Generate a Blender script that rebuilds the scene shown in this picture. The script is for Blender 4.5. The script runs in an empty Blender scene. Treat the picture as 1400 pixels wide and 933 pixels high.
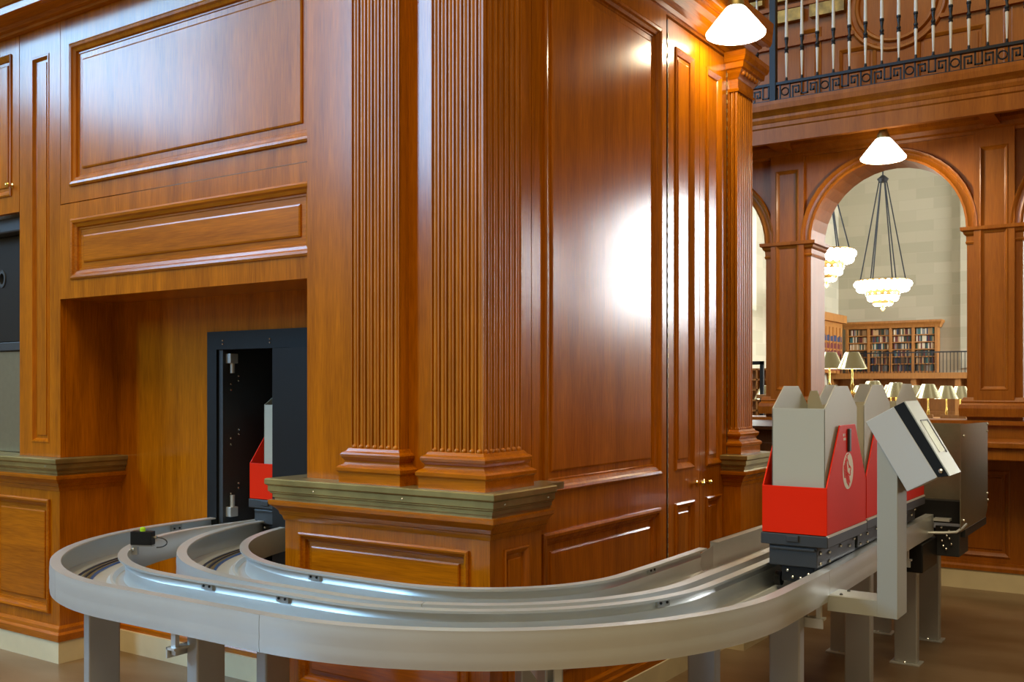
import bpy, bmesh, math, random
from mathutils import Vector, Matrix, Euler
random.seed(7)
SC = bpy.context.scene
COL = SC.collection
PI = math.pi

# ------------------------------------------------------------------ camera
CAM_H = 1.45
YAW = math.atan((1632.6 - 700) / 1380.0)
cam_d = bpy.data.cameras.new('camera'); cam = bpy.data.objects.new('camera', cam_d); COL.objects.link(cam)
cam.location = (0, 0, CAM_H); cam.rotation_euler = (PI / 2, 0, YAW)
cam_d.sensor_width = 36.0; cam_d.lens = 36.0 * 1380.0 / 1400.0
cam_d.shift_y = (530.5 - 466.5) / 1400.0
cam_d.clip_start = 0.05; cam_d.clip_end = 200
SC.camera = cam
# ------------------------------------------------------------------ light
SC.view_settings.view_transform = 'Standard'
SC.view_settings.look = 'None'
SC.view_settings.exposure = -0.12
SC.view_settings.gamma = 1.0
SC.view_settings.use_curve_mapping = False
W = bpy.data.worlds.new('world'); SC.world = W; W.use_nodes = True
bg = W.node_tree.nodes['Background']; bg.inputs[0].default_value = (1.0, 0.80, 0.48, 1); bg.inputs[1].default_value = 0.25
def area(name, loc, rot, sx, sy, power, col):
    d = bpy.data.lights.new(name, 'AREA'); d.shape = 'RECTANGLE'; d.size = sx; d.size_y = sy; d.energy = power; d.color = col
    o = bpy.data.objects.new(name, d); o.location = loc; o.rotation_euler = rot; COL.objects.link(o); return o
def point(name, loc, power, col, r=0.04):
    d = bpy.data.lights.new(name, 'POINT'); d.energy = power; d.color = col; d.shadow_soft_size = r
    o = bpy.data.objects.new(name, d); o.location = loc; COL.objects.link(o); return o
area('hall_overhead_fill', (-2, 26, 13.5), (0, 0, 0), 16, 24, 500, (0.98, 0.96, 0.9))  # added area light below the hall ceiling, brightens the stone walls
area('near_overhead_fill', (-.4, -2.2, 12.0), (math.radians(-12), 0, 0), 12, 8, 1800, (1.0, 0.81, 0.50))  # added warm fill from above for the woodwork and the track tops

area('window_daylight', (-11.8, -9.1, 7.8), (0, math.radians(-90), 0), 5.0, 3.6, 2300, (0.30, 0.62, 1.0))

# ------------------------------------------------------------------ materials
def sock(nt, a, b): nt.links.new(a, b)
def base_mat(name):
    m = bpy.data.materials.new(name); m.use_nodes = True
    return m, m.node_tree, m.node_tree.nodes['Principled BSDF']
def plain(name, col, rough=0.5, metal=0.0, coat=0.0, noise=0.0, nscale=30.0, emis=None, estr=0.0, bump=0.0):
    m, nt, b = base_mat(name)
    b.inputs['Base Color'].default_value = (*col, 1); b.inputs['Roughness'].default_value = rough; b.inputs['Metallic'].default_value = metal
    b.inputs['Coat Weight'].default_value = coat; b.inputs['Coat Roughness'].default_value = 0.15
    tc = nt.nodes.new('ShaderNodeTexCoord'); n = nt.nodes.new('ShaderNodeTexNoise'); n.inputs['Scale'].default_value = nscale; n.inputs['Detail'].default_value = 3
    sock(nt, tc.outputs['Object'], n.inputs['Vector'])
    r = nt.nodes.new('ShaderNodeValToRGB'); k = noise
    r.color_ramp.elements[0].position = 0.3; r.color_ramp.elements[1].position = 0.7
    r.color_ramp.elements[0].color = (*[c * (1 - k) for c in col], 1); r.color_ramp.elements[1].color = (*[min(1, c * (1 + k)) for c in col], 1)
    sock(nt, n.outputs['Fac'], r.inputs['Fac']); sock(nt, r.outputs['Color'], b.inputs['Base Color'])
    if bump:
        bp = nt.nodes.new('ShaderNodeBump'); bp.inputs['Strength'].default_value = bump; bp.inputs['Distance'].default_value = 0.002
        sock(nt, n.outputs['Fac'], bp.inputs['Height']); sock(nt, bp.outputs['Normal'], b.inputs['Normal'])
    if emis:
        b.inputs['Emission Color'].default_value = (*emis, 1); b.inputs['Emission Strength'].default_value = estr
    return m
def wood(name, dark, light, axis='Z', rough=0.21, coat=0.04, fine=1.0):
    m, nt, b = base_mat(name)
    tc = nt.nodes.new('ShaderNodeTexCoord')
    def mp(s):
        k = nt.nodes.new('ShaderNodeMapping'); sock(nt, tc.outputs['Object'], k.inputs['Vector'])
        a, l = s
        k.inputs['Scale'].default_value = (a, a, l) if axis == 'Z' else ((l, a, a) if axis == 'X' else (a, l, a)); return k
    n1 = nt.nodes.new('ShaderNodeTexNoise'); n1.inputs['Scale'].default_value = 1; n1.inputs['Detail'].default_value = 5; n1.inputs['Roughness'].default_value = 0.6
    sock(nt, mp((14, 1.1)).outputs[0], n1.inputs['Vector'])
    n2 = nt.nodes.new('ShaderNodeTexNoise'); n2.inputs['Scale'].default_value = 1; n2.inputs['Detail'].default_value = 4
    sock(nt, mp((170 * fine, 9)).outputs[0], n2.inputs['Vector'])
    mx = nt.nodes.new('ShaderNodeMath'); mx.operation = 'MULTIPLY_ADD'; mx.inputs[1].default_value = 0.45
    sock(nt, n2.outputs['Fac'], mx.inputs[0]); 
    ml = nt.nodes.new('ShaderNodeMath'); ml.operation = 'MULTIPLY'; ml.inputs[1].default_value = 0.55
    sock(nt, n1.outputs['Fac'], ml.inputs[0]); sock(nt, ml.outputs[0], mx.inputs[2])
    r = nt.nodes.new('ShaderNodeValToRGB'); r.color_ramp.elements[0].position = 0.30; r.color_ramp.elements[1].position = 0.70
    r.color_ramp.elements[0].color = (*dark, 1); r.color_ramp.elements[1].color = (*light, 1)
    sock(nt, mx.outputs[0], r.inputs['Fac']); sock(nt, r.outputs['Color'], b.inputs['Base Color'])
    bp = nt.nodes.new('ShaderNodeBump'); bp.inputs['Strength'].default_value = 0.13; bp.inputs['Distance'].default_value = 0.0012
    sock(nt, n2.outputs['Fac'], bp.inputs['Height']); sock(nt, bp.outputs['Normal'], b.inputs['Normal'])
    b.inputs['Roughness'].default_value = rough; b.inputs['Coat Weight'].default_value = coat; b.inputs['Coat Roughness'].default_value = 0.12
    b.inputs['Specular IOR Level'].default_value = 0.32
    return m
M = {}
D1, L1 = (0.23, 0.057, 0.0003), (0.58, 0.165, 0.001)
M['wood'] = wood('oak_vertical', D1, L1)
M['wood_h'] = wood('oak_horizontal', D1, L1, 'X')
M['wood_y'] = wood('oak_lengthwise', D1, L1, 'Y')
M['wood_flute'] = wood('oak_fluted', (0.24, 0.066, 0.001), (0.60, 0.19, 0.004), rough=0.33, fine=1.3)
M['wood_bg'] = wood('oak_arcade', (0.22, 0.058, 0.002), (0.42, 0.125, 0.006), rough=0.38)
M['wood_dark'] = wood('dark_oak', (0.035, 0.013, 0.004), (0.07, 0.026, 0.008), rough=0.35)
M['brass_old'] = plain('aged_brass', (0.32, 0.245, 0.085), 0.38, 0.7, noise=0.3, nscale=6)
M['brass'] = plain('polished_brass', (0.8, 0.55, 0.15), 0.2, 1.0)
M['stone_base'] = plain('cream_marble', (0.68, 0.58, 0.36), 0.4, noise=0.08, nscale=5)
M['alu'] = plain('brushed_aluminium', (0.64, 0.66, 0.64), 0.34, 0.55, noise=0.04, nscale=4)
M['alu_leg'] = plain('leg_aluminium', (0.44, 0.44, 0.42), 0.4, 0.5, noise=0.04, nscale=6)
M['alu_floor'] = plain('channel_aluminium', (0.66, 0.69, 0.68), 0.36, 0.45, noise=0.05, nscale=5)
M['rail_blue'] = plain('blue_rail', (0.01, 0.07, 0.30), 0.3)
M['rail_dark'] = plain('dark_rail', (0.008, 0.012, 0.05), 0.3)
M['rail_tan'] = plain('copper_rail', (0.30, 0.24, 0.10), 0.3, 0.6)
M['black'] = plain('black_plastic', (0.012, 0.012, 0.012), 0.4)
M['black_metal'] = plain('black_powder_coat', (0.009, 0.010, 0.010), 0.5, noise=0.1)
for k_ in ('black', 'black_metal'): M[k_].node_tree.nodes['Principled BSDF'].inputs['Specular IOR Level'].default_value = 0.22
M['grey_dark'] = plain('charcoal_plastic', (0.030, 0.032, 0.033), 0.5)
M['grey_box'] = plain('beige_grey_plastic', (0.46, 0.44, 0.34), 0.5)
M['grey_side'] = plain('kiosk_grey', (0.50, 0.50, 0.46), 0.45)
M['kiosk_post'] = plain('post_grey_paint', (0.40, 0.40, 0.34), 0.42, 0.25)
M['silver'] = plain('silver_faceplate', (0.42, 0.42, 0.33), 0.45, 0.3)
M['screen'] = plain('screen_glass', (0.50, 0.54, 0.48), 0.15, 0.4)
M['red'] = plain('red_lacquer', (0.80, 0.020, 0.0), 0.42)
M['red'].node_tree.nodes['Principled BSDF'].inputs['Specular IOR Level'].default_value = 0.14
M['cream'] = plain('cream_print', (0.75, 0.62, 0.42), 0.5)
M['steel_dark'] = plain('dark_steel_sheet', (0.25, 0.235, 0.165), 0.34, 0.6, noise=0.05)
M['screw'] = plain('steel_screw', (0.75, 0.75, 0.7), 0.25, 1.0)
M['green'] = plain('green_vial', (0.35, 0.6, 0.02), 0.2, emis=(0.4, 0.8, 0.02), estr=0.15)
M['iron'] = plain('black_iron', (0.02, 0.022, 0.026), 0.4, 0.5)
M['white_paint'] = plain('cream_baluster', (0.66, 0.62, 0.55), 0.35)
M['gilt'] = plain('gilded_coffer', (0.35, 0.2, 0.04), 0.4, 0.4, noise=0.5, nscale=14)
M['glass_shade'] = plain('lit_opal_glass', (0.9, 0.85, 0.75), 0.3, emis=(1.0, 0.93, 0.74), estr=5.0)
M['bulb'] = plain('lit_bulb', (1, 1, 1), 0.3, emis=(1.0, 0.95, 0.82), estr=9.0)
M['lampshade'] = plain('brass_lampshade', (0.78, 0.72, 0.46), 0.2, 0.9)
M['lamp_glow'] = plain('lit_shade_lining', (1, 1, 1), 0.3, emis=(1.0, 0.95, 0.8), estr=4.0)
M['shelf_wood'] = wood('bookcase_oak', (0.30, 0.12, 0.03), (0.50, 0.22, 0.05), rough=0.5, coat=0.1)
M['pane'] = plain('daylight_pane', (0.9, 0.95, 1), 0.3, emis=(0.86, 0.94, 1.0), estr=6.0)
M['pane_cold'] = plain('cold_daylight_pane', (0.9, 0.95, 1), 0.3, emis=(0.33, 0.64, 1.0), estr=27.0)
M['pane_far'] = plain('far_daylight_pane', (0.9, 0.95, 1), 0.3, emis=(0.38, 0.66, 1.0), estr=8.0)
M['pane_bright'] = plain('bright_daylight_pane', (0.9, 0.95, 1), 0.3, emis=(0.95, 0.98, 1.0), estr=46.0)

def ashlar():
    m, nt, b = base_mat('limestone_ashlar')
    tc = nt.nodes.new('ShaderNodeTexCoord'); sp = nt.nodes.new('ShaderNodeSeparateXYZ'); sock(nt, tc.outputs['Object'], sp.inputs[0])
    ad = nt.nodes.new('ShaderNodeMath'); ad.operation = 'ADD'; sock(nt, sp.outputs['X'], ad.inputs[0]); sock(nt, sp.outputs['Y'], ad.inputs[1])
    cb = nt.nodes.new('ShaderNodeCombineXYZ'); sock(nt, ad.outputs[0], cb.inputs[0]); sock(nt, sp.outputs['Z'], cb.inputs[1])
    br = nt.nodes.new('ShaderNodeTexBrick'); sock(nt, cb.outputs[0], br.inputs['Vector'])
    br.inputs['Color1'].default_value = (0.50, 0.46, 0.34, 1); br.inputs['Color2'].default_value = (0.40, 0.37, 0.265, 1); br.inputs['Mortar'].default_value = (0.46, 0.42, 0.31, 1)
    br.inputs['Scale'].default_value = 1.0; br.inputs['Mortar Size'].default_value = 0.012; br.inputs['Brick Width'].default_value = 1.3; br.inputs['Row Height'].default_value = 0.42
    sock(nt, br.outputs['Color'], b.inputs['Base Color']); b.inputs['Roughness'].default_value = 0.8
    return m
M['ashlar'] = ashlar()
def floor_mat():
    m, nt, b = base_mat('brown_tile_floor')
    tc = nt.nodes.new('ShaderNodeTexCoord')
    n = nt.nodes.new('ShaderNodeTexNoise'); n.inputs['Scale'].default_value = 1.3; n.inputs['Detail'].default_value = 6
    mp = nt.nodes.new('ShaderNodeMapping'); mp.inputs['Scale'].default_value = (1, 2.6, 1); sock(nt, tc.outputs['Object'], mp.inputs[0]); sock(nt, mp.outputs[0], n.inputs['Vector'])
    r = nt.nodes.new('ShaderNodeValToRGB'); r.color_ramp.elements[0].position = 0.35; r.color_ramp.elements[1].position = 0.7
    r.color_ramp.elements[0].color = (0.155, 0.090, 0.038, 1); r.color_ramp.elements[1].color = (0.25, 0.165, 0.090, 1)
    sock(nt, n.outputs['Fac'], r.inputs['Fac']); sock(nt, r.outputs['Color'], b.inputs['Base Color']); b.inputs['Roughness'].default_value = 0.33
    return m
M['floor'] = floor_mat()

# ------------------------------------------------------------------ mesh helpers
def wloc(o):
    p = Vector((0, 0, 0))
    while o: p = p + o.location; o = o.parent
    return p
class MB:
    def __init__(s): s.v = []; s.f = []
    def add(s, vs, fs):
        k = len(s.v); s.v += [tuple(p) for p in vs]; s.f += [tuple(i + k for i in f) for f in fs]; return s
    def box(s, x0, x1, y0, y1, z0, z1):
        return s.add([(x, y, z) for z in (z0, z1) for y in (y0, y1) for x in (x0, x1)],
                     [(0, 2, 3, 1), (4, 5, 7, 6), (0, 1, 5, 4), (2, 6, 7, 3), (0, 4, 6, 2), (1, 3, 7, 5)])
    def obox(s, c, ax, ay, hx, hy, z0, z1):
        vs = []
        for z in (z0, z1):
            for j in (-1, 1):
                for i in (-1, 1):
                    vs.append((c[0] + ax[0] * hx * i + ay[0] * hy * j, c[1] + ax[1] * hx * i + ay[1] * hy * j, z))
        return s.add(vs, [(0, 2, 3, 1), (4, 5, 7, 6), (0, 1, 5, 4), (2, 6, 7, 3), (0, 4, 6, 2), (1, 3, 7, 5)])
    def prism(s, pts, d):
        n = len(pts); a = [Vector(p) for p in pts]; d = Vector(d)
        return s.add(a + [p + d for p in a], [tuple(range(n))[::-1], tuple(range(n, 2 * n))] + [(i, (i + 1) % n, n + (i + 1) % n, n + i) for i in range(n)])
    def loft(s, rings, closed=True, cap=True):
        n = len(rings[0]); vs = [p for r in rings for p in r]; fs = []
        for k in range(len(rings) - 1):
            for i in range(n if closed else n - 1):
                j = (i + 1) % n; fs.append((k * n + i, k * n + j, (k + 1) * n + j, (k + 1) * n + i))
        if cap: fs += [tuple(range(n))[::-1], tuple(range((len(rings) - 1) * n, len(rings) * n))]
        return s.add(vs, fs)
    def lathe(s, prof, c=(0, 0, 0), n=20, cap=True):
        return s.loft([[(c[0] + r * math.cos(2 * PI * i / n), c[1] + r * math.sin(2 * PI * i / n), c[2] + z) for i in range(n)] for r, z in prof], cap=cap)
    def tube(s, pts, r, n=8):
        pts = [Vector(p) for p in pts]; rings = []
        for i, p in enumerate(pts):
            t = (pts[min(i + 1, len(pts) - 1)] - pts[max(i - 1, 0)]).normalized()
            u = t.cross(Vector((0, 0, 1)) if abs(t.z) < 0.9 else Vector((1, 0, 0))).normalized(); w = t.cross(u)
            rr = r[i] if isinstance(r, (list, tuple)) else r
            rings.append([tuple(p + u * (rr * math.cos(2 * PI * k / n)) + w * (rr * math.sin(2 * PI * k / n))) for k in range(n)])
        return s.loft(rings)
    def ball(s, c, r, n=8, m=5):
        return s.lathe([(r * math.sin(PI * (k + 0.02) / (m + 0.04)), -r * math.cos(PI * (k + 0.02) / (m + 0.04))) for k in range(m + 1)], c, n)
    def build(s, name, mat, parent=None, smooth=False, bevel=0.0, at=None):
        me = bpy.data.meshes.new(name); org = wloc(parent) if parent else Vector(at or (0, 0, 0))
        me.from_pydata([(p[0] - org.x, p[1] - org.y, p[2] - org.z) for p in s.v], [], s.f)
        bm = bmesh.new(); bm.from_mesh(me); bmesh.ops.recalc_face_normals(bm, faces=bm.faces); bm.to_mesh(me); bm.free()
        me.materials.append(M[mat] if isinstance(mat, str) else mat)
        o = bpy.data.objects.new(name, me); COL.objects.link(o)
        if parent: o.parent = parent
        else: o.location = org
        if smooth:
            me.polygons.foreach_set('use_smooth', [True] * len(me.polygons))
            me.set_sharp_from_angle(angle=math.radians(38))
        if bevel:
            b = o.modifiers.new('bevel', 'BEVEL'); b.width = bevel; b.segments = 2; b.limit_method = 'ANGLE'
        return o
def tag(o, label=None, cat=None, group=None, kind=None):
    if label: o['label'] = label
    if cat: o['category'] = cat
    if group: o['group'] = group
    if kind: o['kind'] = kind
    return o
def thing(name, loc, label, cat, group=None):
    o = bpy.data.objects.new(name, None); o.empty_display_size = 0.1; o.location = loc; COL.objects.link(o)
    return tag(o, label, cat, group)
def struct(o): o['kind'] = 'structure'; return o
def copy_tree(o, parent=None, loc=None, rz=None, label=None, group=None):
    c = o.copy(); COL.objects.link(c)
    if parent: c.parent = parent
    if loc is not None: c.location = loc
    if rz is not None: c.rotation_euler = (0, 0, rz)
    if label: c['label'] = label
    if group: c['group'] = group
    for ch in list(o.children): copy_tree(ch, c)
    return c

class Fr:   # plane frame: u along the wall, w up, n out of it
    def __init__(s, o, u, n): s.o = Vector(o); s.u = Vector(u); s.n = Vector(n)
    def p(s, u, z, out=0.0): q = s.o + s.u * u + s.n * out; return (q.x, q.y, z)
def front(Y): return Fr((0, Y, 0), (1, 0, 0), (0, -1, 0))
def right(X): return Fr((X, 0, 0), (0, 1, 0), (1, 0, 0))
def board(mb, fr, U0, U1, Z0, Z1, holes=(), th=0.03, out=0.0):
    us = sorted({U0, U1, *[h[0] for h in holes], *[h[1] for h in holes]}); zs = sorted({Z0, Z1, *[h[2] for h in holes], *[h[3] for h in holes]})
    for i in range(len(us) - 1):
        for j in range(len(zs) - 1):
            cu, cz = (us[i] + us[i + 1]) / 2, (zs[j] + zs[j + 1]) / 2
            if any(h[0] < cu < h[1] and h[2] < cz < h[3] for h in holes): continue
            for o in (out, out - th):
                mb.add([fr.p(us[i], zs[j], o), fr.p(us[i + 1], zs[j], o), fr.p(us[i + 1], zs[j + 1], o), fr.p(us[i], zs[j + 1], o)], [(0, 1, 2, 3)])
    def rim(a, b, c, d):
        q = [(a, c), (b, c), (b, d), (a, d)]
        for k in range(4):
            (x1, y1), (x2, y2) = q[k], q[(k + 1) % 4]
            mb.add([fr.p(x1, y1, out), fr.p(x2, y2, out), fr.p(x2, y2, out - th), fr.p(x1, y1, out - th)], [(0, 1, 2, 3)])
    rim(U0, U1, Z0, Z1)
    for h in holes: rim(*h)
RAISED = [(0, 0), (0, .010), (.010, .015), (.022, .013), (.030, .004), (.044, -.002), (.048, -.012), (.056, -.012), (.060, -.016), (.088, -.016), (.089, -.010), (.097, -.007)]
SLIM = [(0, 0), (.004, .004), (.012, .004), (.020, -.006), (.026, -.012), (.040, -.012), (.042, -.007)]
MED = [(0, 0), (0, .007), (.008, .010), (.018, .004), (.030, -.004), (.034, -.012), (.052, -.012), (.053, -.007), (.058, -.005)]
def panel(fr, hole, prof=RAISED, mat='wood', parent=None, name='raised_panel', sc=1.0, label=None):
    mb = MB(); a, b, c, d = hole; rings = []
    lim = min(b - a, d - c) * 0.46
    for i, o in [(-.001, -0.02)] + list(prof):
        i = i * sc; i = min(i, lim)
        rings.append([fr.p(a + i, c + i, o), fr.p(b - i, c + i, o), fr.p(b - i, d - i, o), fr.p(a + i, d - i, o)])
    n = len(rings)
    i, o = prof[-1]; i = min(i * sc, lim)
    rings_b = [[fr.p(a, c, -0.035), fr.p(b, c, -0.035), fr.p(b, d, -0.035), fr.p(a, d, -0.035)]]
    mb.loft(rings_b + rings, cap=True)
    ob = mb.build(name, mat, parent)
    if label: ob['label'] = label
    return ob
def moulding(mb, path, prof, closed=False):
    """sweep a profile [(out,z)] along plan path [(x,y)], outward = right-hand side of travel, mitred."""
    n = len(path); rings = []
    for i in range(n):
        p = Vector(path[i]).to_2d()
        def nrm(a, b): d = (Vector(b) - Vector(a)).to_2d().normalized(); return Vector((d.y, -d.x))
        if closed or 0 < i < n - 1:
            n1 = nrm(path[i - 1], path[i]); n2 = nrm(path[i], path[(i + 1) % n]); m = (n1 + n2) / (1 + n1.dot(n2))
        elif i == 0: m = nrm(path[0], path[1])
        else: m = nrm(path[-2], path[-1])
        rings.append([(p.x + m.x * o, p.y + m.y * o, z) for o, z in prof])
    if closed: rings.append(rings[0])
    mb.loft(rings, closed=True, cap=not closed)
def cyma(z0, z1, o0, o1, n=5, back=-0.02):
    pr = [(back, z0)]
    for k in range(n + 1):
        t = k / n; pr.append((o0 + (o1 - o0) * (t - math.sin(2 * PI * t) / (2 * PI) * 0.7), z0 + (z1 - z0) * t))
    pr.append((back, z1)); return pr

# ------------------------------------------------------------------ structure: floor, stone bases, walls
mb = MB(); mb.box(-13, 14, -10, 43, -0.2, 0.0); struct(mb.build('floor', 'floor'))

WL, WB, WN, WR = 3.10, 3.00, 3.44, -2.18      # left wall, block face, niche back, right wall plane
CEILZ = 5.2
fl = front(WL)
# left wall above the niche and its narrow pilaster strip
wl = MB()
H_BIG = (-4.898, -3.11, 2.508, 3.257); H_LOW = (-4.888, -3.12, 2.017, 2.336); H_STRIP = (-5.262, -5.093, 1.152, 3.25)
board(wl, fl, -5.38, -4.992, 1.079, 3.47, [H_STRIP])
board(wl, fl, -4.988, -3.02, 2.425, 3.47, [H_BIG])
board(wl, fl, -4.988, -3.02, 1.92, 2.419, [H_LOW], out=0.004)
wall_left = struct(wl.build('wall_left', 'wood'))
panel(fl, H_BIG, parent=wall_left); panel(fl, H_LOW, parent=wall_left, mat='wood_h'); panel(fl, H_STRIP, SLIM, parent=wall_left, name='strip_panel')
mb = MB(); mb.box(-4.985, -3.02, WL + 0.03, WN, 1.92, 1.95); mb.box(-5.37, -4.985, WL + 0.031, WN, 1.079, 3.46)
mb.build('soffit_and_return', 'wood', wall_left)
# cupboard door at the far left above a black hatch
dl = thing('cupboard_door', (-5.7, WL, 2.43), 'wooden cupboard door with raised panel and brass knob, top left edge', 'cupboard door')
mb = MB(); board(mb, fl, -6.05, -5.386, 2.425, 3.40, [(-5.98, -5.46, 2.52, 3.31)]); mb.build('door_frame', 'wood', dl)
panel(fl, (-5.98, -5.46, 2.52, 3.31), MED, parent=dl)
k = MB(); k.loft([[(-5.452 + r * math.cos(a), WL - o, 2.575 + r * math.sin(a)) for a in [2 * PI * i / 14 for i in range(14)]] for o, r in ((-0.001, .014), (.004, .014), (.006, .006), (.018, .006), (.022, .012), (.032, .015), (.040, .010), (.043, .002))])
k.build('knob', 'brass', dl, smooth=True)
ha = thing('wall_hatch', (-5.7, 3.3, 1.05), 'black metal hatch in the recess at the left edge, round hole in its upper flap', 'hatch')
mb = MB()
ring = [(-5.803 + .022 * math.cos(a), 2.09 + .022 * math.sin(a)) for a in [2 * PI * i / 16 for i in range(16)]]
board(mb, front(3.24), -6.05, -5.385, 1.72, 2.33, [(-5.825, -5.781, 2.055, 2.125)], th=0.02)
mb.build('upper_flap', 'black', ha)
mb = MB(); mb.loft([[(-5.803 + r * math.cos(a), y, 2.09 + 1.5 * r * math.sin(a)) for a in [2 * PI * i / 20 for i in range(20)]] for r, y in ((.036, 3.239), (.034, 3.234), (.022, 3.234), (.022, 3.27))], cap=False); mb.build('hole_ring', 'grey_dark', ha, smooth=True)
MB().box(-6.05, -5.385, 3.22, 3.26, 1.665, 1.715).build('cross_rail', 'grey_dark', ha, bevel=.004)
MB().box(-6.05, -5.385, 3.235, 3.255, 1.08, 1.66).build('lower_flap', 'steel_dark', ha)
MB().box(-6.05, -5.385, 3.16, 3.26, 2.335, 2.42).build('roller_housing', 'grey_dark', ha, bevel=.01)
mb = MB(); mb.box(-6.05, -5.37, 3.29, 3.33, 0.0, 3.46); struct(mb.build('trim_1', 'wood_dark'))
# cornice over the left wall
mb = MB()
cor = [(-.04, 3.40), (.03, 3.40), (.035, 3.412), (.06, 3.414), (.075, 3.43), (.13, 3.435), (.165, 3.44), (.165, 3.475), (.175, 3.48), (.19, 3.50), (.215, 3.535), (.24, 3.55), (.25, 3.56), (.25, 3.62), (.26, 3.63), (.29, 3.70), (.30, 3.74), (-.04, 3.74)]
moulding(mb, [(-6.2, WL), (-3.02, WL)], cor); struct(mb.build('trim_2', 'wood_h'))

# niche back wall with the steel lift doorway, side returns
fn = front(WN)
mb = MB(); board(mb, fn, -4.985, -3.0, 0.10, 1.95, [(-4.21, -3.36, 0.45, 1.735)], th=0.03)
wall_niche = struct(mb.build('wall_back', 'wood'))
mb = MB(); mb.box(-4.21, -3.36, WN + 0.95, WN + 0.97, .45, 1.74); mb.box(-4.23, -4.21, WN + .03, WN + .97, .45, 1.74); mb.box(-3.36, -3.34, WN + .03, WN + .97, .45, 1.74); mb.box(-4.23, -3.34, WN + .03, WN + .97, 1.735, 1.755); mb.box(-4.23, -3.34, WN + .03, WN + .97, .43, .45)
mb.build('lift_shaft', 'black', wall_niche)
mb = MB()
moulding(mb, [(-4.93, WN), (-3.0, WN)], [(-.01, .115), (.022, .115), (.024, .14), (.016, .15), (.018, .175), (.010, .185), (.012, .205), (0, .215), (-.01, .215)])
mb.build('base_moulding', 'wood_h', wall_niche)
MB().box(-4.93, -3.0, WN - 0.04, WN + .03, 0, .115).build('baseboard_back', 'stone_base')
struct(bpy.data.objects['baseboard_back'])
df = thing('lift_door_frame', (-3.8, WN, 0.45), 'black steel door frame of the book lift in the niche', 'door frame')
mb = MB(); board(mb, fn, -4.212, -3.40, 0.45, 1.737, [(-4.14, -3.60, 0.452, 1.645)], th=0.05, out=0.012); mb.build('frame', 'black_metal', df, bevel=.002)
MB().box(-3.69, -3.40, WN - 0.048, WN - 0.03, .47, 1.642).build('cover_plate', 'black', df)
MB().box(-4.105, -3.5, WN + .60, WN + .62, .47, 1.66).build('inner_door', 'black_metal', df)
MB().box(-4.135, -4.105, WN + .0, WN + .62, .47, 1.66).build('inner_side', 'grey_dark', df)
for zz in (1.69, 1.672):
    for xx in (-4.09, -3.745):
        MB().ball((xx, WN - .014, zz), .005).build('bolt', 'screw', df)
for y, zs_ in ((3.512, (1.512, 1.488, 1.233, 1.21, .955, .93)), (3.462, (1.47, 1.44, 1.19, 1.158, .905, .88))):
    for zz in zs_: MB().ball((-4.104, y + .03, zz), .006).build('bolt', 'screw', df)
for z0, z1 in ((1.575, 1.625), (.79, .84)):
    hg = MB().box(-4.115, -4.07, WN + .02, WN + .07, z0, z1).build('hinge', 'alu', df, bevel=.003)
    MB().lathe([(.012, z0 - .05 if z0 > 1 else z1), (.012, z0 if z0 > 1 else z1 + .06)], (-4.085, WN + .045, 0), 12).build('hinge_pin', 'alu', hg, smooth=True)
# left pedestal
LEDGE = [(-.05, .990), (.030, .990), (.030, .998), (.036, 1.0), (.036, 1.014), (.044, 1.018), (.044, 1.022), (.050, 1.026), (.050, 1.048), (.056, 1.052), (.060, 1.056), (.060, 1.074), (.056, 1.078), (-.05, 1.078)]
UNDER = [(-.05, .905), (.004, .905), (.008, .918), (.010, .926), (.016, .930), (.020, .945), (.036, .962), (.048, .970), (.050, .982), (.050, .990), (-.05, .990)]
def pedestal(name, loc, label, body, path, panels, ledge_top, screws=()):
    t = thing(name, loc, label, 'pedestal')
    b = MB()
    for f in body: f(b)
    b.build('body', 'wood', t)
    for fr, h, pr, sc in panels: panel(fr, h, pr, parent=t, sc=sc, mat='wood_h' if (h[1] - h[0]) > .4 else 'wood')
    m = MB(); moulding(m, path, UNDER); m.build('cornice_moulding', 'wood_h', t)
    m = MB(); moulding(m, path, LEDGE); ledge_top(m); lg = m.build('brass_ledge', 'brass_old', t); lg['label'] = 'aged brass capping of the ledge'
    for s in screws: MB().ball(s, .005).build('screw', 'screw', lg)
    m = MB(); moulding(m, path, [(-.02, .115), (.022, .115), (.024, .15), (.014, .162), (.014, .18), (.004, .195), (-.02, .195)]); m.build('base_moulding', 'wood_h', t)
    return t
PL = 3.07
pedestal('panelled_pedestal', (-5.5, PL, 0), 'left wood pedestal with brass ledge below the narrow pilaster strip', 
         [lambda b: board(b, front(PL), -6.05, -4.95, .11, 1.0, [(-5.60, -5.035, .25, .857)]), lambda b: b.box(-6.04, -4.96, PL + .031, WN, .11, 1.0), lambda b: board(b, right(-4.948), PL + .001, WN, .11, 1.0, th=.012)],
         [(-6.05, PL), (-4.95, PL), (-4.95, WN)], [(front(PL), (-5.60, -5.035, .25, .857), RAISED, .75)],
         lambda m: m.box(-6.05, -4.95, PL, WN, 1.05, 1.076), [(-5.0, PL - .05, 1.035)])
mb = MB(); moulding(mb, [(-6.05, PL), (-4.95, PL), (-4.95, WN)], [(-.1, 0), (.016, 0), (.016, .118), (.012, .122), (-.1, .122)]); struct(mb.build('baseboard_left', 'stone_base'))

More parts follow.
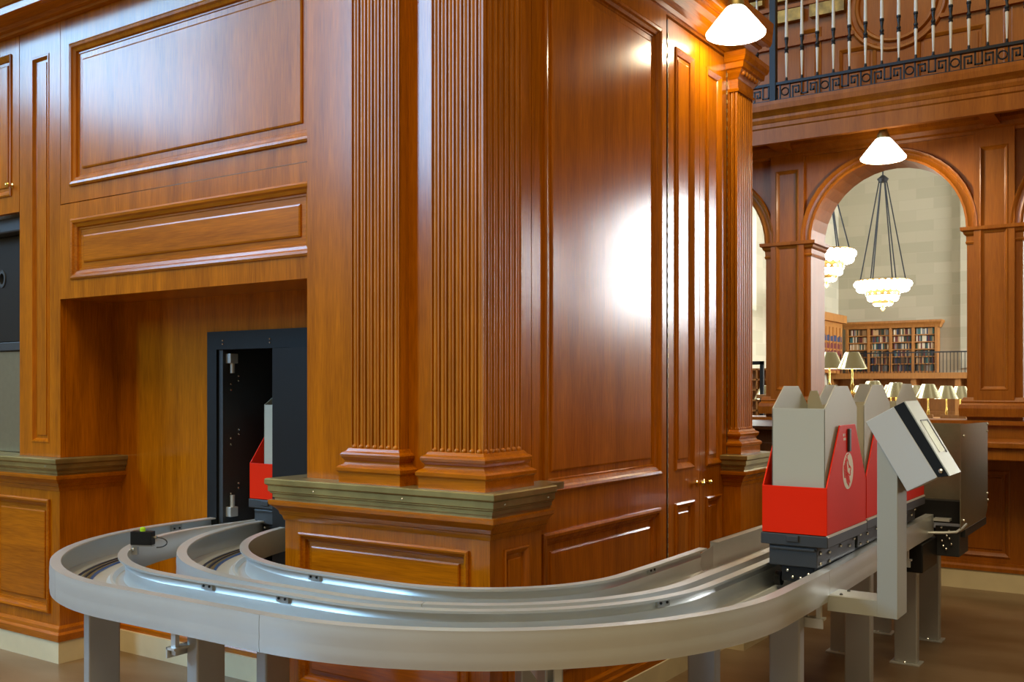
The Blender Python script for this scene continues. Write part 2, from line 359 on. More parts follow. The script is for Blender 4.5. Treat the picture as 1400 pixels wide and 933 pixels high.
# central block
PC, PX0, PX1, PYB = 2.93, -3.11, -2.075, 3.27
fp = front(PC); rp = right(PX1)
HF = (-3.025, -2.165, .25, .862); HS = (3.014, 3.18, .25, .862)
cp = pedestal('panelled_pedestal', (-2.6, PC, 0), 'central wood pedestal with brass ledge carrying the fluted pilasters, behind the track', 
         [lambda b: board(b, fp, PX0, PX1, .11, 1.0, [HF]), lambda b: board(b, rp, PC + .0301, PYB, .11, 1.0, [HS], th=.03), lambda b: b.box(PX0, PX0 + .02, PC + .03, WN + .02, .11, 1.0), lambda b: b.box(PX0 + .02, PX1 - .05, PC + .05, PYB, .11, 1.0)],
         [(PX0, WN), (PX0, PC), (PX1, PC), (PX1, PYB + .02)], [(fp, HF, RAISED, .62), (rp, HS, MED, .8)],
         lambda m: m.box(PX0, PX1, PC, WN, 1.05, 1.0765),
         [(-2.90, PC - .048, 1.036), (-2.44, PC - .048, 1.036), (PX1 + .05, 2.95, 1.036), (PX1 + .05, 3.24, 1.036)])
mb = MB(); moulding(mb, [(PX0, WN), (PX0, PC), (PX1, PC), (PX1, PYB), (WR, PYB), (WR, 5.34), (WR + .105, 5.34), (WR + .105, 5.70)], [(-.02, 0), (.022, 0), (.022, .102), (.017, .106), (-.02, .106)]); struct(mb.build('baseboard_center', 'stone_base'))
# block face above the ledge
mb = MB(); board(mb, front(WB), -3.055, -2.12, 1.076, CEILZ, th=.04); mb.box(-3.055, -3.02, WB + .04, WN + .0, 1.92, CEILZ); mb.box(-3.055, -3.02, WB + .04, WN, 1.076, 1.92)
struct(mb.build('wall_front', 'wood'))
# right wall
fr_ = right(WR)
RB = (3.447, 4.533, 1.02, 3.222); RLW = (3.44, 4.52, .27, .86)
mb = MB(); board(mb, fr_, 3.20, 3.362, 1.0785, CEILZ); board(mb, fr_, 3.29, 3.362, .10, 1.0785); board(mb, fr_, 3.366, 4.60, .10, CEILZ, [RB, RLW]); board(mb, fr_, 4.60, 5.40, 3.315, CEILZ); board(mb, fr_, 5.385, 5.72, .10, CEILZ); mb.box(-2.6, WR - .03, 5.69, 5.72, .1, CEILZ)
mb.box(-3.0, -2.22, 3.5, 5.69, .05, .09)
wall_right = struct(mb.build('wall_right', 'wood'))
panel(fr_, RB, parent=wall_right, sc=.95); panel(fr_, RLW, parent=wall_right, sc=.95)
mb = MB(); moulding(mb, [(WR, PYB), (WR, 5.36)], [(-.01, .106), (.018, .106), (.020, .14), (.012, .15), (.012, .17), (.004, .182), (-.01, .182)]); mb.build('base_moulding', 'wood_y', wall_right)
# double doors in the right wall
for i, (a, b, pa, pb) in enumerate(((4.617, 5.008, 4.70, 4.93), (5.012, 5.385, 5.09, 5.30))):
    hu, hl = (pa, pb, 1.03, 3.18), (pa, pb, .27, .862)
    mb = MB(); board(mb, fr_, a, b, .19, 3.30, [hu, hl], th=.04)
    d = struct(mb.build('door_%d' % (i + 1), 'wood'))
    panel(fr_, hu, MED, parent=d); panel(fr_, hl, MED, parent=d)
    ky = b - .045 if i == 0 else a + .045
    kb = MB()
    kb.loft([[(WR + o, ky + r * math.cos(t), .947 + r * math.sin(t)) for t in [2 * PI * q / 12 for q in range(12)]] for o, r in ((0, .014), (.005, .014), (.007, .006), (.024, .006), (.028, .012), (.037, .015), (.046, .011), (.049, .002))])
    kb.build('door_knob', 'brass', d, smooth=True)
    hb = MB(); hy = a - .003 if i == 0 else b + .002
    hb.box(WR - .01, WR + .0015, hy - .0065, hy + .0035, .2, 3.29); hg = hb.build('piano_hinge', 'wood_dark', d)
    hb = MB()
    for q in range(60):
        hb.box(WR + .0015, WR + .004, hy - .004, hy + .002, .25 + q * .05, .272 + q * .05)
    hb.build('hinge_knuckles', 'brass_old', hg)
# cornice over the right wall
mb = MB()
moulding(mb, [(WR, PYB - .2), (WR, 5.70)], [(-.02, 3.33), (.012, 3.33), (.018, 3.35), (.04, 3.37), (.05, 3.40), (.07, 3.425), (.09, 3.43), (.09, 3.44), (.12, 3.44), (.12, 3.43), (.14, 3.43), (.15, 3.45), (.155, 3.50), (.16, 3.56), (-.02, 3.56)])
struct(mb.build('trim_3', 'wood_y'))

# fluted pilasters
def fluted(mb, u0, u1, fr, z0, z1, nfl, depth=.010):
    n = 7; seg = (u1 - u0) / nfl; prof = []
    for k in range(nfl):
        a = u0 + k * seg; m = seg * .10
        prof += [(a, 0), (a + m * .9, 0), (a + m, -depth * 1.1)]
        for j in range(0, n + 1):
            t = PI * (j + .5) / (n + 1); prof.append((a + seg / 2 - math.cos(t) * (seg / 2 - m * 2.0), -depth + depth * .85 * math.sin(t)))
        prof += [(a + seg - m, -depth * 1.1), (a + seg - m * .9, 0)]
    prof.append((u1, 0))
    mb.loft([[fr.p(u, z0, o) for u, o in prof], [fr.p(u, z1, o) for u, o in prof]], closed=False, cap=False)
    for k in range(nfl):
        a = u0 + (k + .5) * seg; c = fr.p(a, z0 + .004, -.003)
        mb.ball((c[0], c[1], c[2]), seg * .33, 8, 5)
PB = [(-.04, 1.078), (.034, 1.078), (.034, 1.118), (.036, 1.120), (.042, 1.126), (.042, 1.138), (.034, 1.145), (.022, 1.150), (.016, 1.158), (.016, 1.164), (.020, 1.168), (.028, 1.180), (.030, 1.190), (.026, 1.196), (.014, 1.202), (.008, 1.212), (.004, 1.214), (-.04, 1.214)]
def pilaster(loc, label, path, faces, z1, closed_top=None, core=None):
    t = thing('fluted_pilaster', loc, label, 'pilaster')
    m = MB(); moulding(m, path, PB[:4] + [(-.04, 1.120)]); m.build('plinth', 'wood_h', t)
    m = MB(); moulding(m, path, [(-.04, 1.120)] + PB[3:]); m.build('base_moulding', 'wood_h', t)
    m = MB()
    for u0, u1, fr, nf in faces: fluted(m, u0, u1, fr, 1.214, z1, nf)
    if core: m.box(*core)
    m.build('shaft', 'wood_flute', t, smooth=True)
    return t
pilaster((-2.63, 2.94, 1.078), 'left fluted wood pilaster of the central block, free of the corner', [(-2.752, WB), (-2.752, 2.94), (-2.507, 2.94), (-2.507, WB)],
         [(-2.752, -2.507, front(2.94), 7)], CEILZ, core=(-2.7515, -2.5075, 2.953, WB + .001, 1.214, CEILZ))
XS = -2.112
pilaster((-2.2, 2.94, 1.078), 'fluted wood pilaster wrapping the corner of the central block', [(-2.35, WB), (-2.35, 2.94), (XS, 2.94), (XS, 3.19), (WR, 3.19)],
         [(-2.35, XS, front(2.94), 7), (2.94, 3.19, right(XS), 7)], CEILZ, core=(-2.3495, XS - .013, 2.953, 3.1895, 1.214, CEILZ))
XF = -2.13
far = pilaster((-2.15, 5.55, 1.078), 'far fluted pilaster with carved capital beyond the double doors', [(WR, 5.42), (XF, 5.42), (XF, 5.65), (WR, 5.65)],
         [(WR, XF, front(5.42), 2), (5.42, 5.65, right(XF), 7)], 3.13, core=(WR, XF - .013, 5.433, 5.65, 1.214, 3.13))
mb = MB(); cpth = [(WR, 5.42), (XF, 5.42), (XF, 5.65), (WR, 5.65)]
moulding(mb, cpth, [(-.02, 3.12), (.008, 3.12), (.012, 3.135), (.004, 3.14), (.004, 3.19), (.012, 3.20), (.03, 3.22), (.038, 3.235), (.052, 3.24), (.056, 3.27), (.066, 3.275), (.075, 3.30), (.075, 3.328), (-.02, 3.328)])
cap_ = mb.build('capital', 'wood_h', far)
mb = MB()
for q in range(6): mb.ball((XF + .03, 5.43 + q * .04, 3.222), .015)
mb.build('egg_carving', 'wood_flute', cap_, smooth=True)
# small pedestal below it
pedestal('panelled_pedestal', (-2.13, 5.6, 0), 'narrow wood pedestal with brass ledge under the far pilaster', [lambda b: b.box(WR - .01, WR + .10, 5.34, 5.70, .11, 1.0)],
         [(WR, 5.34), (WR + .10, 5.34), (WR + .10, 5.70), (WR, 5.70)], [], lambda m: m.box(WR, WR + .10, 5.34, 5.70, 1.05, 1.0765))

# ------------------------------------------------------------------ conveyor track
CR, CLf, CY = (-2.32, 3.28), (-3.08, 3.28), 3.28
YEND_R, YEND_L = 5.66, 3.80
def sm(t): t = max(0, min(1, t)); return t * t * (3 - 2 * t)
def warp(x, y):
    """returns x, y, dz: the track climbs slightly towards both ends"""
    if x < -2.5:
        s = sm((-x - 3.0) / 1.0) ; k = 1 - .022 * s; return x * k, y * k, .015 * s
    s = sm((y - 3.6) / 2.0); return x - .02 * s, y, .012 * s
LEFT_SHIFT = 0.0     # the inner track takes the left corner on a wider arc of its own
def track_path(R, n=26, yend=None, s0=None):
    pts = []; D = LEFT_SHIFT; xl = -2.70 if D else -3.08
    y = yend if yend else YEND_R
    m = 10
    for k in range(m): pts.append((-2.32 + R, y + (CY - y) * k / m, (1, 0)))
    for k in range(n + 1):
        a = -PI / 2 * k / n; pts.append((-2.32 + R * math.cos(a), CY + R * math.sin(a), (math.cos(a), math.sin(a))))
    for k in range(1, 4): pts.append((-2.32 + (xl + 2.32) * k / 4, CY - R, (0, -1)))
    for k in range(n + 1):
        a = -PI / 2 - PI / 2 * k / n; pts.append((xl + (R + D) * math.cos(a), CY + D + (R + D) * math.sin(a), (math.cos(a), math.sin(a))))
    for k in range(1, 6): pts.append((xl - R - D, CY + D + (YEND_L - CY - D) * k / 5, (-1, 0)))
    return pts
def sweep(R, prof, z=.77, i0=0, i1=None, yend=None, trim=0.0):
    """prof: closed list of (radial offset from R, dz)"""
    P = track_path(R, yend=yend); P = P[i0:i1]; rings = []
    if trim:
        (a, b, n1), (c, d, n2) = P[-1], P[-2]; h = math.hypot(c - a, d - b); P[-1] = (a + (c - a) * trim / h, b + (d - b) * trim / h, n1)
    for x, y, nn in P:
        ring = []
        for o, dz in prof:
            a, b, c = warp(x + nn[0] * o, y + nn[1] * o); ring.append((a, b, z + c + dz))
        rings.append(ring)
    mb = MB(); mb.loft(rings); return mb
OUTER = [(0, 0), (0, -.010), (.001, -.016), (.0018, -.040), (.0008, -.060), (.0008, -.066), (.0018, -.080), (.0015, -.100), (0, -.108), (0, -.112), (-.04, -.112), (-.04, -.104), (-.007, -.098), (-.006, -.010), (-.040, -.008), (-.042, -.004), (-.040, 0)]
INNER = [(0, 0), (-.036, 0), (-.038, -.004), (-.038, -.112), (-.0, -.112), (0, -.104), (-.022, -.096), (-.030, -.070), (-.026, -.040), (-.030, -.034), (-.032, -.010), (0, -.008)]
def track(R0, R1, name, label, segs_outer, endR, stripL):
    t = thing(name, (-2.3, 2.5, 0), label, 'conveyor track')
    N = len(track_path(R1))
    cuts = [0] + segs_outer + [N - 1]
    for a, b in zip(cuts[:-1], cuts[1:]):
        sweep(R1, OUTER, i0=a, i1=b + 1, trim=.0025).build('outer_rail', 'alu', t, smooth=True)
    sweep(R0, INNER, yend=endR).build('inner_rail', 'alu', t, smooth=True)
    w = R1 - R0
    sweep(R0, [(.0, -.104), (w - .04, -.104), (w - .04, -.108), (0, -.108)], yend=endR).build('channel_floor', 'alu_floor', t)
    sweep(R0, [(.008, -.103), (.020, -.088), (.030, -.088), (.044, -.103)], yend=endR).build('guide_ridge', 'alu_floor', t, smooth=True)
    for nm, a, b, mt, dz in (('power_rail', .098, .108, 'rail_blue', -.098), ('signal_strip', .110, .124, 'rail_tan', -.100), ('rack_strip', .128, .136, 'rail_dark', -.098), ('signal_strip', .140, .15, 'rail_tan', -.100), ('guide_strip', .158, .170, 'rail_dark', -.099)):
        sweep(R0, [(a, -.1035), (a, dz), (b, dz), (b, -.1035)], yend=endR).build(nm, mt, t)
    return t
def path_at(R, pxX, pxY):
    P = track_path(R); return min(P, key=lambda p: (p[0] - pxX) ** 2 + (p[1] - pxY) ** 2)
NP = len(track_path(1.2))
outer_track = track(.95, 1.2, 'conveyor_track', 'outer aluminium curved book conveyor track running to the front carts', [8, 36, 46], None, 0)
LEFT_SHIFT = .414
inner_track = track(.615, .868, 'conveyor_track', 'inner aluminium conveyor track curving close around the central pedestal', [30], 4.0, 0)
# raised straight section of inner track on the right
mb = MB(); mb.box(-1.745, -1.741, 4.12, 5.66, .66, .782); mb.box(-1.745, -1.705, 4.12, 5.66, .778, .782); mb.box(-1.745, -1.71, 4.0, 5.66, .66, .664); mb.build('raised_side_rail', 'alu', inner_track)
mb = MB(); mb.prism([(-1.741, 3.92, .668), (-1.741, 4.14, .668), (-1.741, 4.14, .76), (-1.741, 3.92, .735)], (.003, 0, 0)); mb.build('joint_plate', 'alu_leg', inner_track)
mb = MB(); mb.box(-1.705, -1.50, 4.0, 5.66, .664, .667); mb.build('channel_floor', 'alu_floor', inner_track)
def bracket(R, x, y, t):
    px_, py_, nn = path_at(R, x, y); tx = (-nn[1], nn[0])
    a, b, c = warp(px_, py_); cz = .77 + c
    cx, cy_ = a - nn[0] * .026, b - nn[1] * .026
    br = MB().obox((cx, cy_), tx, nn, .028, .006, cz - .034, cz - .010).build('joint_bracket', 'alu_leg', t)
    for s in (-1, 1):
        m = MB(); q = (cx + tx[0] * .015 * s + nn[0] * .006, cy_ + tx[1] * .015 * s + nn[1] * .006)
        m.tube([(q[0], q[1], cz - .021), (q[0] + nn[0] * .003, q[1] + nn[1] * .003, cz - .021)], .0048, 8); m.build('bolt', 'black', br)
LEFT_SHIFT = .414; bracket(.615, -2.68, 2.66, inner_track); bracket(.615, -1.74, 3.45, inner_track); LEFT_SHIFT = 0.0
bracket(.95, -2.47, 2.32, outer_track); bracket(.95, -2.98, 2.33, outer_track); bracket(.95, -1.42, 2.98, outer_track)
def bracket_far(t):
    px_, py_, nn = path_at(1.2, -4.27, 3.30); a, b, c = warp(px_, py_); cz = .77 + c
    br = MB().box(a + .006, a + .018, b - .03, b + .03, cz - .05, cz - .014).build('joint_bracket', 'alu_leg', t)
    for s in (-1, 1): MB().tube([(a + .018, b + .015 * s, cz - .03), (a + .022, b + .015 * s, cz - .03)], .005, 8).build('bolt', 'black', br)
bracket_far(outer_track)
# legs
def make_leg(t, x, y, nn, ztop=.665, plate=True):
    tx = (-nn[1], nn[0])
    l = MB().obox((x, y), tx, nn, .027, .058, 0.008, ztop).build('support_leg', 'alu_leg', t, bevel=.006)
    if plate:
        f = MB().obox((x, y), tx, nn, .055, .075, 0, .009).build('foot_plate', 'alu', l, bevel=.002)
        for s in (-1, 1): MB().ball((x + tx[0] * .042 * s, y + tx[1] * .042 * s, .012), .008).build('anchor_bolt', 'screw', l)
    return l
def unit(a, b): h = math.hypot(a, b); return (a / h, b / h)
make_leg(outer_track, -3.34, 2.24, unit(-.26, -1.04)); make_leg(outer_track, -2.72, 2.21, (0, -1)); make_leg(inner_track, -2.78, 2.56, (0, -1))
make_leg(inner_track, -1.80, 2.745, unit(.52, -.535)); make_leg(outer_track, -1.565, 2.515, unit(.755, -.765))
make_leg(outer_track, -1.245, 3.65, (1, 0)); make_leg(inner_track, -1.575, 3.66, (1, 0)); make_leg(outer_track, -1.25, 4.64, (1, 0)); make_leg(inner_track, -1.585, 4.64, (1, 0))
make_leg(outer_track, -1.255, 5.57, (1, 0)); make_leg(inner_track, -1.60, 5.60, (1, 0))
def crossbar(t, c, nn, r0, r1):
    """bar under both tracks along the radius, with a drop rod at the outer rim"""
    tx = (-nn[1], nn[0]); a = (c[0] + nn[0] * r0, c[1] + nn[1] * r0); b = (c[0] + nn[0] * r1, c[1] + nn[1] * r1); m = ((a[0] + b[0]) / 2, (a[1] + b[1]) / 2)
    g = MB().obox(m, tx, nn, .02, (r1 - r0) / 2, .598, .606); g.obox((m[0] - tx[0] * .018, m[1] - tx[1] * .018), tx, nn, .003, (r1 - r0) / 2, .570, .606)
    br = g.build('cross_bracket', 'alu', t)
    e = (c[0] + nn[0] * (r1 - .02), c[1] + nn[1] * (r1 - .02))
    MB().obox(e, tx, nn, .011, .008, .58, .668).build('drop_rod', 'alu', br)
    for q in (.06, .085, .13, .155): MB().ball((c[0] + nn[0] * (r1 - q), c[1] + nn[1] * (r1 - q), .607), .006).build('bolt', 'screw', br)
crossbar(outer_track, (-2.75, 3.28), (0, -1), .66, 1.19); crossbar(outer_track, (-2.32, 3.28), unit(.755, -.765), .66, 1.19); crossbar(outer_track, (-2.32, 3.70), (1, 0), .66, 1.20); 
crossbar(outer_track, (-2.32, 5.2), (1, 0), .66, 1.17)

# ------------------------------------------------------------------ position sensor on the rim at the left
sx, sy = -3.625, 2.62
st_ = thing('position_sensor', (sx, sy, .785), 'small black sensor box with green vial clamped on the left track rim', 'sensor')
RX = (rx := (math.cos(YAW), math.sin(YAW)))
MB().obox((sx, sy), (math.cos(.5), math.sin(.5)), (-math.sin(.5), math.cos(.5)), .046, .018, .797, .853).build('housing', 'black', st_, bevel=.002)
m = MB(); m.lathe([(.011, .850), (.011, .866), (.006, .870)], (sx, sy, 0), 12); m.build('indicator_light', 'green', st_, smooth=True)['label'] = 'glowing yellow green indicator'
MB().obox((sx + .0, sy), (math.cos(.5), math.sin(.5)), (-math.sin(.5), math.cos(.5)), .046, .014, .791, .797).obox((sx - .03, sy - .015), (math.cos(.5), math.sin(.5)), (-math.sin(.5), math.cos(.5)), .012, .008, .755, .797).build('mounting_bracket', 'alu_leg', st_)
MB().ball((sx - .03, sy - .026, .778), .008).build('bolt', 'screw', st_)
c0 = Vector((sx + .035, sy + .019, .828)); ex = Vector((math.cos(.5), math.sin(.5), 0))
MB().tube([c0, c0 + ex * .022], .007).build('cable_connector', 'screw', st_, smooth=True)
m = MB(); m.tube([c0 + ex * (.02 + .045 * math.sin(t) * 1.0) + Vector((0, 0, -.021 * (1 - math.cos(t)))) for t in [PI * k / 12 for k in range(13)]], .0028, 6)
m.build('cable', 'grey_dark', st_, smooth=True)

# ------------------------------------------------------------------ carts
def lion(mb, X, yc, zc, R):
    # maned head in profile as strokes cut across the pale disc
    def stroke(pts, w=.0022):
        for (a, b), (c, d) in zip(pts[:-1], pts[1:]):
            dx, dy = c - a, d - b; h = math.hypot(dx, dy) or 1; nx, ny = -dy / h * w, dx / h * w
            mb.prism([(X, yc + (a - nx) * R, zc + (b - ny) * R), (X, yc + (c - nx) * R, zc + (d - ny) * R), (X, yc + (c + nx) * R, zc + (d + ny) * R), (X, yc + (a + nx) * R, zc + (b + ny) * R)], (.0008, 0, 0))
    w = .045
    stroke([(-.15, .62), (.0, .50), (.10, .30), (.28, .22), (.52, .12), (.50, .02), (.36, -.06), (.46, -.14), (.34, -.26), (.10, -.22), (-.02, -.10)], w)
    stroke([(.12, .18), (.22, .16)], w)
    for k in range(6):
        o = -.22 - .12 * k
        stroke([(o + .06, .82 - .12 * k), (o - .06, .45), (o + .02, .05), (o + .18, -.35), (o + .24 + .04 * k, -.80 + .05 * k)] if k < 4 else [(o + .02, .45 - .1 * (k - 4)), (o + .0, .1), (o + .14, -.35)], w * .8)
    stroke([(-.02, -.12), (.02, -.4), (.14, -.62), (.12, -.88)], w)
    stroke([(.14, -.30), (.22, -.52), (.34, -.68)], w)
    stroke([(-.62, .5), (-.3, .85), (.1, .92)], w * .8)
def make_cart(loc, label, logo=True):
    x0, y0 = loc[0], loc[1]; hw = .124; L = .535; t = thing('book_cart', (loc[0], loc[1], loc[2]), label, 'book cart', 'red book train carts')
    zb, zt, zs = loc[2], loc[2] + .178, loc[2] + .405
    th = .006; b = MB()
    b.box(x0 - hw, x0 + hw, y0, y0 + th, zb, zt); b.box(x0 - hw, x0 + hw, y0 + L - th, y0 + L, zb, zt); b.box(x0 - hw, x0 + hw, y0 + th, y0 + L - th, zb, zb + th)
    for sx_ in (x0 - hw, x0 + hw - th):
        b.prism([(sx_, y0 + .0005, zb), (sx_, y0 + L - .0005, zb), (sx_, y0 + L - .0005, zt), (sx_, y0 + .375, zs), (sx_, y0 + .168, zs), (sx_, y0 + .0005, zt)], (th, 0, 0))
    body = b.build('bin', 'red', t, bevel=.0015)
    if logo:
        m = MB(); m.prism([(x0 + hw + .0003, y0 + .272 + .072 * math.cos(a), zb + .225 + .072 * math.sin(a)) for a in [2 * PI * i / 36 for i in range(36)]], (.0006, 0, 0)); lg = m.build('lion_emblem', 'cream', body); lg['label'] = 'round cream lion emblem on the red side'
        m = MB(); lion(m, x0 + hw + .0009, y0 + .272, zb + .225, .072); m.build('emblem_lines', 'red', lg)
        m = MB()
        for (u, w_, z) in ((.205, .014, .362), (.23, .004, .362), (.21, .018, .346), (.232, .01, .346)): m.box(x0 + hw + .0003, x0 + hw + .001, y0 + u, y0 + u + w_, zb + z, zb + z + .010)
        m.build('printed_number', 'cream', body)
        m = MB(); m.box(x0 + hw, x0 + hw + .01, y0 + .262, y0 + .288, zb + .30, zb + .39); m.build('latch', 'grey_dark', t, bevel=.003)
    b = MB(); b.box(x0 - hw - .004, x0 + hw + .004, y0 - .004, y0 + L + .002, zb - .045, zb - .002); b.box(x0 - .028, x0 + .020, y0 - .012, y0 - .004, zb - .03, zb - .006)
    b.build('deck', 'grey_dark', t, bevel=.003)
    b = MB(); b.box(x0 + hw - .002, x0 + hw + .006, y0 - .002, y0 + L - .01, zb - .006, zb + .002); b.build('edge_trim', 'white_paint', t)
    b = MB(); b.box(x0 - .10, x0 + .085, y0 + .01, y0 + L - .02, zb - .125, zb - .045); b.box(x0 - .095, x0 + .078, y0 + .002, y0 + .012, zb - .064, zb - .052); b.build('chassis', 'grey_dark', t, bevel=.004)
    b = MB(); b.box(x0 - .055, x0 + .07, y0 + .02, y0 + L - .03, zb - .185, zb - .125); b.build('drive_unit', 'black', t, bevel=.004)
    for yy in (.07, L - .09):
        for s in (-1, 1):
            b = MB(); b.tube([(x0 + s * .07, y0 + yy, zb - .185), (x0 + s * .092, y0 + yy, zb - .185)], .028, 16); w = b.build('wheel', 'black', t, smooth=True)
            MB().tube([(x0 + s * .090, y0 + yy, zb - .185), (x0 + s * .097, y0 + yy, zb - .185)], .009, 10).build('hub', 'screw', w)
    for (yy, zz) in ((.04, -.07), (.04, -.11), (.15, -.08), (.15, -.115), (.30, -.075), (.42, -.09), (.49, -.07)):
        MB().ball((x0 + .088, y0 + yy, zb + zz), .007).build('bolt', 'screw', t)
    for xx, zz in ((-.03, -.142), (.05, -.15), (-.01, -.165), (.02, -.167)): MB().ball((x0 + xx, y0 + .016, zb + zz), .006).build('bolt', 'screw', t)
    return t
def make_container(x0, y0, z0, label):
    t = thing('book_container', (x0, y0, z0), label, 'container', 'beige book containers in the red carts')
    hw, L, h, th = .101, .43, .465, .004; b = MB()
    b.box(x0 - hw, x0 + hw, y0, y0 + th, z0, z0 + h); b.box(x0 - hw, x0 + hw, y0 + L - th, y0 + L, z0, z0 + h); b.box(x0 - hw, x0 + hw, y0, y0 + L, z0, z0 + th)
    b.build('shell', 'grey_box', t, bevel=.001)
    for s in (-1, 1):
        b = MB(); xx = x0 + s * hw - (th if s > 0 else 0)
        b.prism([(xx, y0, z0), (xx, y0 + L, z0), (xx, y0 + L, z0 + h), (xx, y0 + .30, z0 + h + .085), (xx, y0 + .13, z0 + h + .085), (xx, y0, z0 + h)], (th, 0, 0)); b.build('tabbed_side', 'grey_box', t, bevel=.001)
    return t
CX = -1.248
make_cart((CX, 3.742, .900), 'red book cart at the front of the train on the outer track')
make_cart((CX, 4.285, .906), 'second red book cart, right behind the foremost one')
make_cart((CX, 4.828, .912), 'third red book cart, mostly hidden behind the scanner post')
ct1 = make_container(CX + .01, 3.76, .907, 'beige book container standing in the foremost red cart')
MB().prism([(-1.334, 4.172, 1.0), (-1.262, 4.172, 1.0), (-1.262, 4.172, 1.34), (-1.292, 4.172, 1.438), (-1.322, 4.172, 1.438), (-1.334, 4.172, 1.40)], (0, .004, 0)).build('divider_card', 'grey_box', ct1)
make_container(CX + .01, 4.30, .913, 'beige book container in the second red cart')
make_container(CX + .01, 4.845, .919, 'beige book container in the hindmost red cart')
# cart entering through the lift doorway
LX = -3.815
make_cart((LX, 3.47, .894), 'red book cart inside the black lift doorway', logo=False)
make_container(LX + .06, 3.49, .90, 'beige book container in the cart inside the lift doorway')

# ------------------------------------------------------------------ scanner / kiosk on a post
kt = thing('control_kiosk', (-.99, 4.0, .545), 'grey control terminal tilted on an angled post beside the track', 'control terminal')
YK0, YK1 = 3.86, 4.02
def yk(px, py, Y):
    v = (-math.sin(YAW), math.cos(YAW)); r = (math.cos(YAW), math.sin(YAW)); t = (px - 700) / 1380.0; d = Y / (v[1] + r[1] * t)
    return ((v[0] + r[0] * t) * d, CAM_H - (py - 530.5) * d / 1380.0)
YA = 3.74
a1 = yk(1199, 700, YA); a2 = yk(1227, 848, YA)
x0, x1, zlo = a1[0], a2[0], a2[1]
ztop = yk(1199, 595, YA)[1]; zarm = yk(1199, 822, YA)[1]
mb = MB(); mb.box(x0, x1, YA, YA + .14, zlo, yk(1199, 604, YA)[1]); mb.build('post', 'kiosk_post', kt, bevel=.002)
mb = MB(); mb.box(-1.122, x0 + .001, YA, YA + .14, zlo + .002, zarm); mb.box(-1.115, x0 - .0, YA + .01, YA + .13, zarm, zarm + .001); ar = mb.build('arm', 'kiosk_post', kt, bevel=.002)
for q in ((-1.09, YA + .03), (-1.085, YA + .11)): MB().ball((q[0] + .01, q[1], zarm + .001), .007).build('bolt', 'grey_dark', ar)
g1, g2, g3, g4 = [yk(*p, YA) for p in ((1184, 577), (1222, 556.5), (1282, 653), (1240.5, 672.5))]
s1, s3 = yk(1236, 549.5, YA), yk(1297.5, 651.5, YA)
WK = .20
mb = MB(); mb.prism([(p[0], YA - .004, p[1]) for p in (g1, g2, g3, g4)], (0, WK, 0)); mb.build('housing', 'grey_side', kt, bevel=.002)
mb = MB(); mb.prism([(p[0], YA - .003, p[1]) for p in (g2, s1, s3, g3)], (0, WK, 0)); bd = mb.build('black_band', 'black_metal', kt, bevel=.002)
q = (Vector((s3[0], YA - .006, s3[1])) + Vector((g3[0], YA - .006, g3[1]))) / 2
MB().ball((q.x - .008, q.y + .003, q.z + .02), .009).build('screw', 'screw', bd)
nrm = Vector((s3[1] - s1[1], 0, -(s3[0] - s1[0]))).normalized()
if nrm.x < 0: nrm = -nrm
mb = MB(); mb.prism([(s1[0], YA - .004, s1[1]), (s3[0], YA - .004, s3[1]), (s3[0] + nrm.x * .004, YA - .004, s3[1] + nrm.z * .004), (s1[0] + nrm.x * .004, YA - .004, s1[1] + nrm.z * .004)], (0, WK, 0)); fp_ = mb.build('faceplate', 'silver', kt)
S1, S3 = Vector((s1[0], 0, s1[1])) + nrm * .004, Vector((s3[0], 0, s3[1])) + nrm * .004
def onface(u, y, o=0): p = S1 + (S3 - S1) * u + nrm * o; return (p.x, YA + y, p.z)
mb = MB(); mb.prism([onface(.28, .05), onface(.70, .05), onface(.70, .15), onface(.28, .15)], nrm * .0015); sc_ = mb.build('screen', 'screen', fp_)
for (u0, u1, y0, y1) in ((.27, .72, .15, .164), (.265, .28, .05, .164)):
    MB().prism([onface(u0, y0), onface(u1, y0), onface(u1, y1), onface(u0, y1)], nrm * .003).build('screen_edge', 'black', sc_)

# ------------------------------------------------------------------ lift unit at the end of the outer track
lt = thing('cart_lift', (-1.2, 6.0, 0), 'dark steel cart lift enclosure at the end of the track, right of the terminal', 'cart lift')
mb = MB(); mb.box(-1.45, -1.0, 5.72, 5.724, .84, 1.262); mb.build('front_sheet', 'steel_dark', lt)
mb = MB(); mb.prism([(-1.0, 5.60, .706), (-1.0, 6.35, .706), (-1.0, 6.42, .76), (-1.0, 6.42, 1.25), (-1.0, 5.60, 1.262)], (.004, 0, 0)); ss = mb.build('side_sheet', 'steel_dark', lt)
for y, z in ((5.66, 1.20), (5.66, .76), (6.38, 1.20), (6.38, .84), (6.40, 1.24), (6.40, .80)): MB().ball((-.993, y, z), .008).build('bolt', 'screw', ss)
MB().box(-1.42, -1.0, 5.66, 5.72, .74, .86).build('drive_box', 'black', lt, bevel=.004)
MB().box(-1.36, -1.13, 5.36, 5.70, .515, .66).build('motor_box', 'black', lt, bevel=.006)
mb = MB(); mb.tube([(-1.16, 5.52, .70), (-1.06, 5.54, .705), (-1.01, 5.56, .71), (-.998, 5.62, .72), (-.996, 5.75, .73)], .007); mb.build('bent_rod', 'alu', lt, smooth=True)
MB().box(-1.13, -1.05, 5.60, 5.66, .755, .768).build('latch_plate', 'alu', lt)
MB().box(-1.14, -1.02, 5.70, 5.95, .56, .72).build('gearbox', 'grey_dark', lt, bevel=.004)
for k in range(9): MB().ball((-1.06 + random.uniform(-.05, .03), 5.69, .60 + k * .014), .007).build('bolt', 'screw', lt)
MB().box(-1.6, -1.0, 5.75, 6.4, .66, .70).build('base_frame', 'grey_dark', lt)
